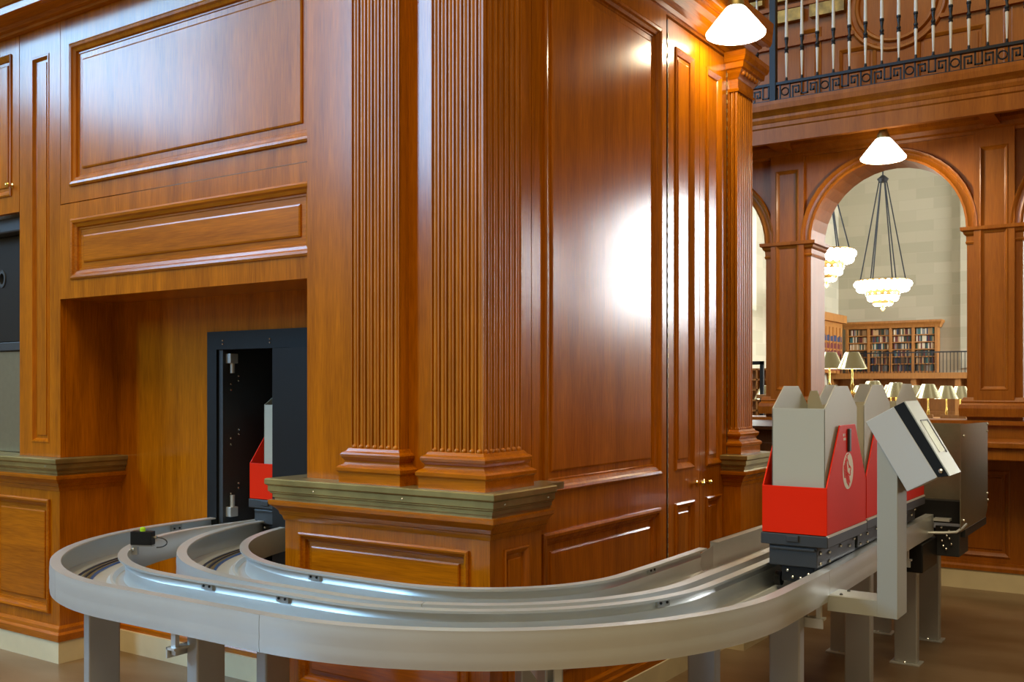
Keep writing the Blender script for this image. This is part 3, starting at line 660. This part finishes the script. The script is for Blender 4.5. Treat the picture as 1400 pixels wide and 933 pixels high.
make_leg(lt, -1.262, 6.16, (1, 0), .66); make_leg(lt, -1.54, 6.18, (1, 0), .66)

# ------------------------------------------------------------------ arcade wall with arches
YA0, YA1 = 8.0, 8.36; SILL = 1.20; IMP = 2.62; AR = .575
mb = MB(); centers = [-3.475, -1.955, -.435, 1.085, 2.605]; XL, XR, ZT = -5.2, 3.6, 3.60
edges = [XL] + [e for c in centers for e in (c - AR, c + AR)] + [XR]
for k in range(0, len(edges), 2): mb.box(edges[k], edges[k + 1], YA0, YA1, SILL - .02, IMP)
mb.box(XL, XR, YA0, YA1, 0.1, SILL - .02)
for c in centers:
    n = 20; arc = [(c + AR * math.cos(PI - PI * i / n), IMP + AR * math.sin(PI - PI * i / n)) for i in range(n + 1)]
    for i in range(n):
        (xa, za), (xb, zb) = arc[i], arc[i + 1]
        mb.add([(xa, YA0, za), (xb, YA0, zb), (xb, YA0, ZT), (xa, YA0, ZT), (xa, YA1, za), (xb, YA1, zb), (xb, YA1, ZT), (xa, YA1, ZT)], [(0, 1, 2, 3), (7, 6, 5, 4), (0, 4, 5, 1)])
for k in range(0, len(edges), 2): mb.box(edges[k], edges[k + 1], YA0, YA1, IMP, ZT)
arcade = struct(mb.build('wall_arcade', 'wood_bg'))
for c in centers[:3]:
    m = MB(); n = 24; rings = []
    for i in range(n + 1):
        a = PI - PI * i / n; rings.append([(c + (AR + o) * math.cos(a), YA0 - y, IMP + (AR + o) * math.sin(a)) for o, y in ((-.004, -.02), (-.004, .02), (.012, .028), (.03, .016), (.05, .016), (.062, .03), (.078, .034), (.085, .012), (.085, -.02))])
    m.loft(rings); m.build('archivolt', 'wood_bg', arcade, smooth=True)
for e0, e1 in ((-2.90, -2.53), (-1.38, -1.01), (.14, .51)):
    m = MB(); moulding(m, [(e0, YA1), (e0, YA0), (e1, YA0), (e1, YA1)], [(-.02, IMP - .12), (.004, IMP - .12), (.01, IMP - .105), (.004, IMP - .095), (.006, IMP - .06), (.02, IMP - .045), (.024, IMP - .03), (.040, IMP - .02), (.042, IMP + .005), (-.02, IMP + .005)]); m.build('impost', 'wood_bg', arcade)
    # projecting pilaster face with recessed panel
    m = MB(); fpn = front(YA0 - .03); board(m, fpn, e0 + .05, e1 - .05, 1.33, ZT, [(e0 + .09, e1 - .09, 1.43, 3.20)], th=.029); m.build('pier_face', 'wood_bg', arcade)
    panel(fpn, (e0 + .09, e1 - .09, 1.43, 3.20), [(0, 0), (.008, .004), (.02, -.008), (.03, -.014)], 'wood_bg', arcade, name='pier_panel')
    m = MB(); moulding(m, [(e0 + .0, YA1), (e0 + .0, YA0), (e1 - .0, YA0), (e1 - .0, YA1)], [(-.02, 1.24), (.045, 1.24), (.05, 1.30), (.045, 1.325), (.03, 1.34), (.034, 1.35), (.02, 1.38), (-.02, 1.38)]); m.build('pier_base', 'wood_bg', arcade)
    for s in (-1, 1):   # spandrel panels
        xx = (e0 + .02, e0 - .22) if s < 0 else (e1 - .02, e1 + .22)
m = MB(); m.box(XL, XR, YA0 - .04, YA1 + .04, SILL - .02, SILL + .012); m.build('sill', 'wood_bg', arcade)
m = MB(); moulding(m, [(XL, YA0), (XR, YA0)], [(-.01, 3.30), (.02, 3.30), (.026, 3.32), (.05, 3.33), (.06, 3.36), (.10, 3.38), (.10, 3.42), (-.01, 3.42)]); m.build('frieze_moulding', 'wood_bg', arcade)
# counter below the arcade
ct = thing('wood_counter', (-.2, 7.8, 0), 'long panelled wood counter below the arches at the right edge', 'counter')
mb = MB(); mb.box(-1.9, 2.0, 7.40, YA0 - .042, 1.045, 1.085); mb.box(-1.9, 2.0, 7.43, YA0 - .042, .962, 1.045); mb.build('countertop', 'wood_bg', ct, bevel=.006)
fcn = front(7.9); mb = MB(); hs = [(-1.42 + k * .44, -1.08 + k * .44, .24, .86) for k in range(-1, 5)]
board(mb, fcn, -1.9, 2.0, .16, .96, hs, th=.03); mb.box(-1.9, 2.0, 7.93, 7.95, .16, .96); mb.build('carcass', 'wood_bg', ct)
for h in hs[:4]: panel(fcn, h, MED, 'wood_bg', ct, name='cabinet_door')
mb = MB(); moulding(mb, [(-1.9, 7.9), (2.0, 7.9)], [(-.02, .14), (.03, .14), (.03, .165), (.018, .18), (.018, .20), (-.02, .20)]); mb.build('base_moulding', 'wood_bg', ct)
MB().box(-1.9, 2.0, 7.88, 7.955, 0, .14).build('plinth', 'stone_base', ct)
mb = MB(); mb.box(-5.2, -1.9, 7.955, YA0, 0, .14); mb.box(2.0, 3.6, 7.955, YA0, 0, .14); struct(mb.build('baseboard_arcade', 'stone_base'))
# dark catalogue cabinet beyond the far pedestal
dk = thing('dark_cabinet', (-2.6, 6.9, 0), 'dark wood cabinet behind the far pilaster, left of the containers', 'cabinet')
MB().box(-3.4, -2.12, 6.3, 7.4, .1, 1.18).build('carcass', 'wood_dark', dk, bevel=.004)
MB().box(-3.45, -2.08, 6.26, 7.45, 1.18, 1.205).build('top', 'wood_dark', dk, bevel=.003)
MB().box(-3.38, -2.14, 6.28, 6.3, .6, 1.1).build('drawer', 'wood_dark', dk, bevel=.006)
MB().ball((-2.25, 6.27, .98), .014).build('knob', 'screw', dk)
MB().box(-3.36, -2.16, 6.34, 7.36, 0, .1).build('plinth', 'wood_dark', dk)

# ------------------------------------------------------------------ gallery
GY = 7.5
mb = MB(); moulding(mb, [(-5.2, GY), (3.6, GY)], [(-.05, 3.32), (0, 3.32), (0, 3.43), (.008, 3.44), (.008, 3.47), (.012, 3.475), (.02, 3.50), (.02, 3.52), (.035, 3.54), (.055, 3.56), (.06, 3.60), (.06, 3.625), (-.05, 3.625)])
mb.box(-5.2, 3.6, GY + .04, YA1, 3.44, 3.60)
for x in (-4.42, -2.715, -1.195, .325): mb.box(x - .05, x + .05, GY + .03, YA0, 3.34, 3.45)
gal = struct(mb.build('ceiling', 'wood_bg')); 
fg = front(8.30); mb = MB()
hs = [(-2.72, -2.54, 3.75, 4.42), (-2.40, -2.1, 3.75, 4.20), (-1.80, -1.3, 3.75, 4.20), (-1.18, -.95, 3.75, 4.4), (-.8, -.2, 3.75, 4.3)]
board(mb, fg, -5.2, 3.6, 3.60, 6.2, hs, th=.05); gw = struct(mb.build('wall_gallery', 'wood_bg'))
for h in hs: panel(fg, h, MED, 'wood_bg', gw)
m = MB(); n = 40
for R_ in (.30, .37):
    m.loft([[(-1.95 + (R_ + o) * math.cos(a), 8.30 - y, 4.50 + (R_ + o) * math.sin(a)) for o, y in ((-.02, 0), (-.012, .018), (.006, .022), (.018, .01), (.02, 0))] for a in [2 * PI * i / n for i in range(n + 1)]], cap=False)
m.build('round_moulding', 'wood_bg', gw, smooth=True)
m = MB()
for z in (4.30, 4.62): m.box(-5.2, -2.27, 8.27, 8.30, z, z + .03); m.box(-1.62, 3.6, 8.27, 8.30, z, z + .03)
m.build('picture_rail', 'wood_bg', gw)
m = MB(); 
for k in range(3):
    m.box(-3.3 + k * .34, -3.02 + k * .34, 8.24, 8.30, 4.50, 4.60); m.box(-3.3 + k * .34, -3.02 + k * .34, 8.24, 8.30, 4.68, 4.8)
m.build('gilded_coffer', 'gilt', gw)
rl = thing('gallery_railing', (-1.8, GY, 3.6), 'black iron gallery railing with cream tapered balusters and key fret band', 'railing')
m = MB(); m.box(-3.6, 2.6, GY - .012, GY + .012, 3.625, 3.645); m.box(-3.6, 2.6, GY - .02, GY + .02, 3.752, 3.772); m.box(-3.6, 2.6, GY - .03, GY + .03, 4.44, 4.48); m.build('rail_bars', 'iron', rl)
m = MB()
def bar(x0_, x1_, z0_, z1_): m.box(x0_, x1_, GY - .007, GY + .007, z0_, z1_)
T_ = .010; z0_, z1_ = 3.645, 3.752; hh = z1_ - z0_
for k in range(17):
    bx = -3.2 + k * .30
    # rosette square then two mirrored key spirals
    m.tube([(bx + .03 + .028 * math.cos(a), GY, (z0_ + z1_) / 2 + .028 * math.sin(a)) for a in [2 * PI * i / 12 for i in range(13)]], .006, 6)
    bar(bx - .012, bx - .002, z0_, z1_); bar(bx + .062, bx + .072, z0_, z1_)
    for s, o in ((1, bx + .085), (-1, bx + .275)):
        def B(a, b, c, d): bar(min(o + s * a, o + s * b), max(o + s * a, o + s * b), z0_ + c, z0_ + d)
        B(0, .010, 0, hh - .02); B(0, .055, hh - .03, hh - .02); B(.045, .055, .03, hh - .02); B(.022, .055, .03, .04); B(.022, .032, .03, .06); B(.068, .078, .015, hh); B(.068, .095, .015, .025)
m.build('fret_band', 'iron', rl)
px_b = [-2.791, -2.559, -2.441, -2.325, -2.206, -2.09, -1.975, -1.86, -1.744, -1.628, -1.512, -1.398, -1.282, -1.163, -1.045, -.93, -.815, -.70]
proto = None
for x in px_b:
    if proto is None:
        b = MB(); b.lathe([(.006, 3.80), (.012, 3.98), (.008, 3.995), (.008, 4.1), (.013, 4.105), (.013, 4.12), (.008, 4.44)], (x, GY, 0), 12)
        proto = b.build('baluster', 'white_paint', rl, smooth=True)
        b = MB(); b.lathe([(.014, 3.772), (.014, 3.778), (.008, 3.784), (.010, 3.795), (.007, 3.803)], (x, GY, 0), 12); b.build('foot_collar', 'iron', proto, smooth=True); b = MB(); b.lathe([(.015, 3.988), (.016, 3.995), (.011, 4.003), (.015, 4.012), (.016, 4.02), (.010, 4.03), (.009, 4.05), (.013, 4.075), (.012, 4.085), (.016, 4.09), (.016, 4.1), (.014, 4.106)], (x, GY, 0), 12)
        b.build('iron_collar', 'iron', proto, smooth=True)
    else:
        c = proto.copy(); COL.objects.link(c); c.location = (x - px_b[0], 0, 0)
        for ch in proto.children: e = ch.copy(); COL.objects.link(e); e.parent = c
MB().box(-2.685, -2.635, GY - .025, GY + .025, 3.60, 5.3).build('newel_post', 'iron', rl, bevel=.004)

# ------------------------------------------------------------------ hanging cone lamps
def cone_lamp(x, y, zb, R, h, ztop, label, power):
    t = thing('ceiling_lamp', (x, y, zb), label, 'ceiling lamp', 'white glass cone lamps')
    m = MB(); m.lathe([(R - .012, zb - .006), (R, zb), (R + .002, zb + .012), (R * .80, zb + h * .36), (R * .55, zb + h * .68), (R * .36, zb + h * .92), (R * .26, zb + h)], (x, y, 0), 32, cap=False); m.build('glass_shade', 'glass_shade', t, smooth=True)
    m = MB(); m.lathe([(R * .30, zb + h - .005), (R * .28, zb + h + .02), (R * .18, zb + h + .05), (R * .18, ztop - .012), (R * .34, ztop - .01), (R * .34, ztop)], (x, y, 0), 20); m.build('socket', 'brass_old', t, smooth=True)
    m = MB(); m.ball((x, y, zb + h * .45), .03, 12, 8); m.build('light_bulb', 'bulb', t, smooth=True)
    point('lamp_light', (x, y, zb - .012), power, (1.0, .84, .58), .05)
cone_lamp(-1.975, 5.0, 3.285, .152, .15, 3.60, 'large white cone lamp near the double doors, top right of the wood wall', 14)
MB().box(WR, -1.96, 4.98, 5.02, 3.60, 3.63).build('wall_arm', 'brass_old', bpy.data.objects['ceiling_lamp'])
cone_lamp(-1.875, 7.60, 3.115, .158, .155, 3.44, 'white cone lamp hanging in front of the arch', 26)

# ------------------------------------------------------------------ the great hall beyond
HX0, HX1, HY1, HZ = -12.0, 13.0, 41.5, 14.0
def wall_box(name, *b, mat='ashlar'): return struct(MB().box(*b).build(name, mat))
wall_box('wall_far', HX0, HX1, HY1, HY1 + .4, 0, HZ)
mb = MB()
LWIN = [(9.0, 14.0), (17.0, 22.0), (25.5, 32.2)]
board(mb, right(HX0), 8.4, HY1, 0, HZ, [(a, b, 4.0, 10.5) for a, b in LWIN], th=.5); struct(mb.build('wall_hall_left', 'ashlar'))
def window(n, x, y0, y1, z0, z1, pane_mat, face):
    f = MB(); nb = 4
    for k in range(nb + 1):
        yy = y0 + (y1 - y0) * k / nb; f.box(x - .06, x + .06, yy - .05, yy + .05, z0, z1)
    for k in range(5):
        zz = z0 + (z1 - z0) * k / 4; f.box(x - .05, x + .05, y0, y1, zz - .05, zz + .05)
    fo = struct(f.build('window_%d' % n, 'steel_dark'))
    MB().box(x - .02, x - .01, y0, y1, z0, z1).build('pane', pane_mat, fo)
for i, (a, b) in enumerate(LWIN): window(i + 1, HX0 - .3, a, b, 4.0, 10.5, 'pane', 1)
RWIN = [(27.5, 40.0)]
mb = MB(); board(mb, Fr((HX1, 0, 0), (0, 1, 0), (-1, 0, 0)), 8.4, HY1, 0, HZ, [(a, b, 4.2, 10.0) for a, b in RWIN], th=.5); struct(mb.build('wall_hall_right', 'ashlar'))
for i, (a, b) in enumerate(RWIN): window(i + 4, HX1 + .3, a, b, 4.2, 10.0, 'pane_bright', -1)
# windows of the near hall, behind the viewer on the left
mb = MB(); board(mb, right(-12.0), -14.0, 3.3, 0, HZ, [(-3.9, -.5, 5.0, 10.6), (-11.0, -7.2, 5.2, 10.5)], th=.5); struct(mb.build('wall_near_left', 'ashlar'))
window(6, -12.3, -3.9, -.5, 5.0, 10.6, 'pane_cold', 1); window(7, -12.3, -11.0, -7.2, 5.2, 10.5, 'pane_far', 1)
# pilaster shaft of stone on the far wall
MB().box(-7.35, -7.0, HY1 - .25, HY1, 2.2, HZ).build('trim_4', 'ashlar'); struct(bpy.data.objects['trim_4'])
# lower gallery storey at the far wall
def hx(px, Y):
    v = (-math.sin(YAW), math.cos(YAW)); r = (math.cos(YAW), math.sin(YAW)); t = (px - 700) / 1380.0; return Y * (v[0] + r[0] * t) / (v[1] + r[1] * t)
def hz(px, py, Y):
    v = (-math.sin(YAW), math.cos(YAW)); r = (math.cos(YAW), math.sin(YAW)); t = (px - 700) / 1380.0; return CAM_H - (py - 530.5) * (Y / (v[1] + r[1] * t)) / 1380.0
YG = HY1 - 1.6
zg = hz(1240, 510, YG)
gl = thing('reading_room_gallery', (-8, YG, 0), 'wood panelled lower gallery under the distant bookcase', 'gallery')
MB().box(HX0 + .02, HX1 - .02, YG, HY1 - .01, zg - .22, zg).build('gallery_floor', 'shelf_wood', gl)
m = MB(); fgl = front(YG + .9); xs = [HX0 + .3 + k * 1.55 for k in range(14)]; hs = [(x, x + 1.2, .5, zg - .45) for x in xs]
board(m, fgl, HX0 + .02, HX1 - .02, 0, zg - .2, hs, th=.05); m.build('panelled_front', 'shelf_wood', gl)
for h in hs[:6]: panel(fgl, h, MED, 'shelf_wood', gl, sc=2)
for x in xs[:7]: MB().box(x - .26, x - .08, YG + .1, YG + .9, 0, zg - .2).build('bracket_post', 'shelf_wood', gl)
grr = thing('gallery_balustrade', (-8, YG, zg), 'thin dark iron balustrade in front of the distant bookcase', 'balustrade')
zr = hz(1300, 481, YG)
MB().box(HX0 + .7, HX1 - .05, YG - .02, YG + .02, zr - .03, zr + .02).build('top_rail', 'iron', grr)
x = hx(1145, YG); k = 0; pk = None
while x < hx(1330, YG) and k < 60:
    if pk is None: pk = MB().box(x - .012, x + .012, YG - .01, YG + .01, zg, zr - .02).build('picket', 'iron', grr); x00 = x
    else: c = pk.copy(); COL.objects.link(c); c.location = (x - x00, 0, 0)
    x += .125; k += 1
# bookcase
def bookcase(name, x0, x1, Y, z0, z1, nb, rows, label, depth=.45):
    t = thing(name, ((x0 + x1) / 2, Y, z0), label, 'bookcase')
    m = MB(); m.box(x0, x1, Y + depth, Y + depth + .03, z0, z1); m.box(x0, x1, Y, Y + depth, z0, z0 + .06); 
    bw = (x1 - x0) / nb
    for k in range(nb + 1): m.box(x0 + k * bw - .05, x0 + k * bw + .05, Y - .03, Y + depth, z0, z1)
    m.build('frame', 'shelf_wood', t)
    m = MB(); moulding(m, [(x0 - .1, Y + depth), (x0 - .1, Y), (x1 + .1, Y), (x1 + .1, Y + depth)], [(-.1, z1), (.02, z1), (.05, z1 + .1), (.12, z1 + .2), (.12, z1 + .28), (-.1, z1 + .28)]); m.box(x0 - .1, x1 + .1, Y, Y + depth, z1, z1 + .26); m.build('cornice', 'shelf_wood', t)
    rh = (z1 - z0 - .06) / rows
    for r in range(1, rows): MB().box(x0, x1, Y + .01, Y + depth, z0 + .06 + r * rh - .02, z0 + .06 + r * rh + .02).build('shelf', 'shelf_wood', t)
    return bw, rh
XB0, XB1 = hx(1158, HY1 - .5), hx(1280, HY1 - .5); ZB1 = hz(1218, 449, HY1 - .5); ROWS = 6
bw, rh = bookcase('bookcase', XB0, XB1, HY1 - .5, zg + .02, ZB1, 4, ROWS, 'four-bay oak bookcase full of books on the distant stone wall')
cols = {'dark green': (.03, .07, .04), 'navy': (.03, .05, .12), 'maroon': (.16, .03, .03), 'tan': (.55, .36, .18), 'cream': (.80, .72, .55), 'black': (.03, .03, .03), 'brown': (.16, .08, .03), 'teal': (.05, .16, .16), 'grey': (.25, .27, .28)}
protoB = {}
for cn, cc in cols.items(): M['book_' + cn] = plain('cloth_' + cn.replace(' ', '_'), cc, .6)
ORD = ['lowest', 'second lowest', 'third from bottom', 'third from top', 'second from top', 'top']; BAY = ['leftmost', 'second', 'third', 'rightmost']
def place_book(x, Y, z, cn, w, h, label, rz=0):
    if cn not in protoB:
        mbk = MB(); mbk.box(0, 1, 0, .28, 0, 1); me = mbk.build('book', 'book_' + cn); bv = None; protoB[cn] = me; o = me
    else:
        o = protoB[cn].copy(); COL.objects.link(o)
    o.location = (x, Y, z); o.scale = (w, 1, h); o.rotation_euler = (0, 0, rz)
    tag(o, label, 'book', 'books in the distant bookcases')
for bi in range(4):
    for r in range(ROWS):
        n = 12; xa = XB0 + bi * bw + .10; wav = (bw - .2) / n
        for k in range(n):
            cn = random.choice(list(cols) + ['cream', 'tan', 'cream']) if r > 2 else random.choice(['dark green', 'navy', 'maroon', 'tan', 'black', 'brown', 'teal', 'grey', 'brown', 'black', 'tan'])
            place_book(xa + k * wav, HY1 - .42, zg + .082 + r * rh, cn, wav * .92, rh * random.uniform(.78, .93), '%s book on the %s shelf, %s bay of the distant bookcase' % (cn, ORD[r], BAY[bi]))
# small bookcase on the left hall wall, seen end-on past the pier
t = thing('side_bookcase', (HX0 + .3, 38.5, zg), 'oak bookcase against the side wall at the left of the arch view', 'bookcase')
MB().box(HX0 + .02, HX0 + .5, 36.2, 40.3, zg, ZB1 + .2).build('frame', 'shelf_wood', t)
fs = right(HX0 + .5); m = MB()
for k in range(9): m.box(HX0 + .5, HX0 + .53, 36.3 + k * .45, 36.36 + k * .45, zg, ZB1)
m.build('uprights', 'shelf_wood', t)
for r in range(5):
    m = MB()
    for k in range(30): m.box(HX0 + .5, HX0 + .52, 36.4 + k * .125, 36.51 + k * .125, zg + .1 + r * rh, zg + .1 + r * rh + rh * random.uniform(.6, .85))
    o = m.build('row_of_books', 'book_' + random.choice(['brown', 'maroon', 'navy']), t)
MB().box(HX0 + .02, HX0 + .65, 36.1, 40.4, ZB1 + .2, ZB1 + .5).build('cornice', 'shelf_wood', t)
# shelving seen through the left arch
t = thing('open_shelving', (-9.0, 24, 0), 'open oak shelving with a dark frame seen through the left arch', 'shelving')
xa = hx(1030, 22); xb = hx(1062, 22); zc = hz(1045, 505, 22)
m = MB(); m.box(xa - 1.2, xb + .3, 22.3, 22.35, 0, zc)
for k in range(7): m.box(xa - 1.2 + k * .42, xa - 1.16 + k * .42, 22, 22.3, 0, zc)
for k in range(9): m.box(xa - 1.2, xb + .3, 22.0, 22.3, k * zc / 8 - .02, k * zc / 8 + .02)
m.build('shelves', 'shelf_wood', t)
m = MB(); xq = hx(1041, 17); m.box(xq - .03, xq + .03, 17, 17.06, 0, hz(1041, 494, 17)); m.box(xq - .9, xq + .03, 17, 17.06, hz(1041, 494, 17) - .06, hz(1041, 494, 17)); m.build('dark_frame', 'black_metal', t)

# chandeliers
def chandelier(px, pyt, pyring, pyb, wpx, Y, label):
    x = hx(px, Y); dpt = math.sin(YAW) * -x + math.cos(YAW) * Y; R = wpx / 2 * dpt / 1380.0
    zr_, zt_, zb_ = hz(px, pyring, Y), hz(px, pyt, Y), hz(px, pyb, Y)
    t = thing('chandelier', (x, Y, zb_), label, 'chandelier', 'bronze chandeliers with rings of bulbs')
    H = zr_ - zb_
    m = MB(); 
    for rr, zz in ((R, zr_), (R * .62, zr_ - H * .42), (R * .35, zr_ - H * .75)):
        m.loft([[(x + (rr + o) * math.cos(a), Y + (rr + o) * math.sin(a), zz + q) for o, q in ((-.05, -.08), (.05, -.08), (.05, .10), (-.05, .10))] for a in [2 * PI * i / 32 for i in range(33)]], cap=False)
    m.lathe([(R * .95, zr_), (R * .85, zr_ - H * .2), (R * .45, zr_ - H * .35), (R * .42, zr_ - H * .55), (R * .2, zr_ - H * .75), (.05, zb_ + .06)], (x, Y, 0), 24); m.build('tiered_ring', 'gilt', t, smooth=True)
    m = MB(); m.lathe([(.02, zb_ - .12), (.08, zb_ - .05), (.03, zb_ + .02), (.10, zb_ + .1)], (x, Y, 0), 12); m.build('finial', 'brass', t, smooth=True)
    pr = None
    for rr, zz, n in ((R * 1.02, zr_ - .02, 28), (R * .92, zr_ - H * .22, 22), (R * .56, zr_ - H * .45, 16), (R * .50, zr_ - H * .62, 14), (R * .28, zr_ - H * .82, 8)):
        for k in range(n):
            a = 2 * PI * k / n; p = (x + rr * math.cos(a), Y + rr * math.sin(a), zz)
            if pr is None: pr = MB().ball((x, Y, zb_), .105, 10, 6).build('light_bulb', 'bulb', t, smooth=True); pr.location = (p[0] - x, p[1] - Y, p[2] - zb_)
            else: c = pr.copy(); COL.objects.link(c); c.location = (p[0] - x, p[1] - Y, p[2] - zb_)
    zc_ = zt_
    m = MB(); m.lathe([(.12, zc_ - .1), (.18, zc_), (.05, zc_ + .12)], (x, Y, 0), 12); m.tube([(x, Y, zc_), (x, Y, HZ)], .022, 6); m.build('canopy', 'iron', t)
    for k in range(6):
        a = 2 * PI * (k + .3) / 6; MB().tube([(x + .1 * math.cos(a), Y + .1 * math.sin(a), zc_), (x + R * .9 * math.cos(a), Y + R * .9 * math.sin(a), zr_ + .05)], .02, 6).build('chain', 'iron', t)
    point('chandelier_light', (x, Y, zb_ - .3), 120, (1.0, .9, .7), .5)
chandelier(1207, 245, 388, 420, 66, 33.0, 'tiered bronze chandelier glowing in the middle of the arch')
chandelier(1130, 240, 347, 388, 68, 29.0, 'tiered bronze chandelier half hidden by the left pier of the arch')

# reading tables with brass lamps
def table(x0, x1, y0, y1, label):
    t = thing('reading_table', ((x0 + x1) / 2, (y0 + y1) / 2, 0), label, 'table', 'long oak reading tables')
    MB().box(x0, x1, y0, y1, .72, .77).build('tabletop', 'shelf_wood', t, bevel=.01)
    MB().box(x0 + .1, x1 - .1, y0 + .08, y1 - .08, .62, .72).build('apron', 'shelf_wood', t)
    for xx in (x0 + .15, x1 - .25):
        for yy in (y0 + .1, y1 - .2): MB().box(xx, xx + .1, yy, yy + .1, 0, .72).build('leg', 'shelf_wood', t, bevel=.01)
def table_lamp(x, y, z, sc=1.0, label=''):
    t = thing('table_lamp', (x, y, z), label, 'table lamp', 'brass reading lamps in the great hall')
    m = MB(); m.lathe([(.10, 0), (.10, .02), (.03, .05), (.02, .10), (.035, .16), (.018, .22), (.016, .50)], (x, y, z), 16); m.build('stem', 'brass', t, smooth=True)
    m = MB(); m.lathe([(.245, .44), (.247, .445), (.115, .72), (.095, .725)], (x, y, z), 24, cap=False); m.loft([[(x + r * math.cos(a), y + r * math.sin(a), z + q) for a in [2 * PI * i / 24 for i in range(24)]] for r, q in ((.095, .725), (.001, .728))], cap=False); m.build('lamp_shade', 'lampshade', t, smooth=True)
    m = MB(); m.lathe([(.235, .446), (.18, .56), (.02, .58)], (x, y, z), 20, cap=False); m.build('shade_lining', 'lamp_glow', t, smooth=True)
    t.scale = (sc, sc, sc); return t
rows = [(21.5, 1.0), (24.5, 1.0)]
lamps = [(1193.5, 521, 21.0, 'brass reading lamp, leftmost of the far lamp row'), (1225, 523, 22.0, 'brass reading lamp at the front of the close pair'), (1218, 526, 24.5, 'brass reading lamp tucked behind the close pair'), (1252, 527, 24.0, 'brass reading lamp in the middle of the far lamp row, partly covered'),
         (1269, 525, 22.0, 'large brass reading lamp right of the row centre'), (1294, 527.5, 23.0, 'brass reading lamp, second from the right'), (1313, 528, 23.5, 'brass reading lamp next to the right pier'), (1177, 527, 23.0, 'brass reading lamp low behind the near desk lamp'), (1048, 527, 20.0, 'brass reading lamp seen through the left arch')]
for px, py, Y, lb in lamps:
    x = hx(px, Y); zt_ = hz(px, py, Y); table_lamp(x, Y, .77, (zt_ - .77) / .728, lb)
x22 = hx(1170, 22); table(hx(1150, 21), hx(1400, 21), 20.6, 22.4, 'near oak reading table carrying brass lamps behind the containers')
table(hx(1150, 23.5), hx(1400, 23.5), 22.9, 25.0, 'second oak reading table deeper in the hall')
table(hx(1000, 20), hx(1075, 20), 19.5, 20.6, 'oak reading table seen through the left arch')
# raised desk with two bigger lamps
t = thing('information_desk', (hx(1150, 15), 15, 0), 'tall oak desk carrying the two nearest brass lamps', 'desk')
xd0, xd1 = hx(1050, 14.8), hx(1183, 14.8)
ztop_ = hz(1165, 540, 14.5)
MB().box(xd0, xd1, 14.3, 15.6, ztop_ - .06, ztop_).build('top', 'shelf_wood', t, bevel=.01)
MB().box(xd0 + .1, xd1 - .1, 14.4, 15.5, 0, ztop_ - .06).build('body', 'shelf_wood', t)
for px, lb in ((1165, 'large brass lamp on the tall desk, in clear view'), (1134, 'large brass lamp on the tall desk, cut by the pier')):
    yl = 14.6 if px == 1165 else 15.1; x = hx(px, yl); zt_ = hz(px, 481.5, yl); table_lamp(x, yl, ztop_, (zt_ - ztop_) / .728, lb)
# chairs along the tables
def chair(x, y, rz, label):
    t = thing('reading_chair', (0, 0, 0), label, 'chair', 'oak chairs at the reading tables')
    MB().box(-.22, .22, -.21, .21, .42, .46).build('seat', 'shelf_wood', t, bevel=.01)
    m = MB(); m.box(-.22, .22, .19, .22, .82, .95); m.box(-.22, .22, .19, .22, .60, .66)
    for s in (-.2, 0, .2): m.box(s - .02, s + .02, .19, .22, .46, .90)
    m.build('backrest', 'shelf_wood', t, bevel=.006)
    for sx_ in (-1, 1):
        for sy_ in (-1, 1): MB().box(sx_ * .19 - .02, sx_ * .19 + .02, sy_ * .18 - .02, sy_ * .18 + .02, 0, .42).build('leg', 'shelf_wood', t)
    t.location = (x, y, 0); t.rotation_euler = (0, 0, rz); return t
words = ['leftmost', 'middle one', 'rightmost']
c0 = chair(hx(1215, 20.1), 20.1, PI, 'oak chair with its back to us, leftmost at the near reading table')
for k, px in enumerate((1262, 1306)):
    copy_tree(c0, loc=(hx(px, 20.1), 20.1, 0), label='oak chair with its back to us, %s at the near reading table' % words[k + 1])
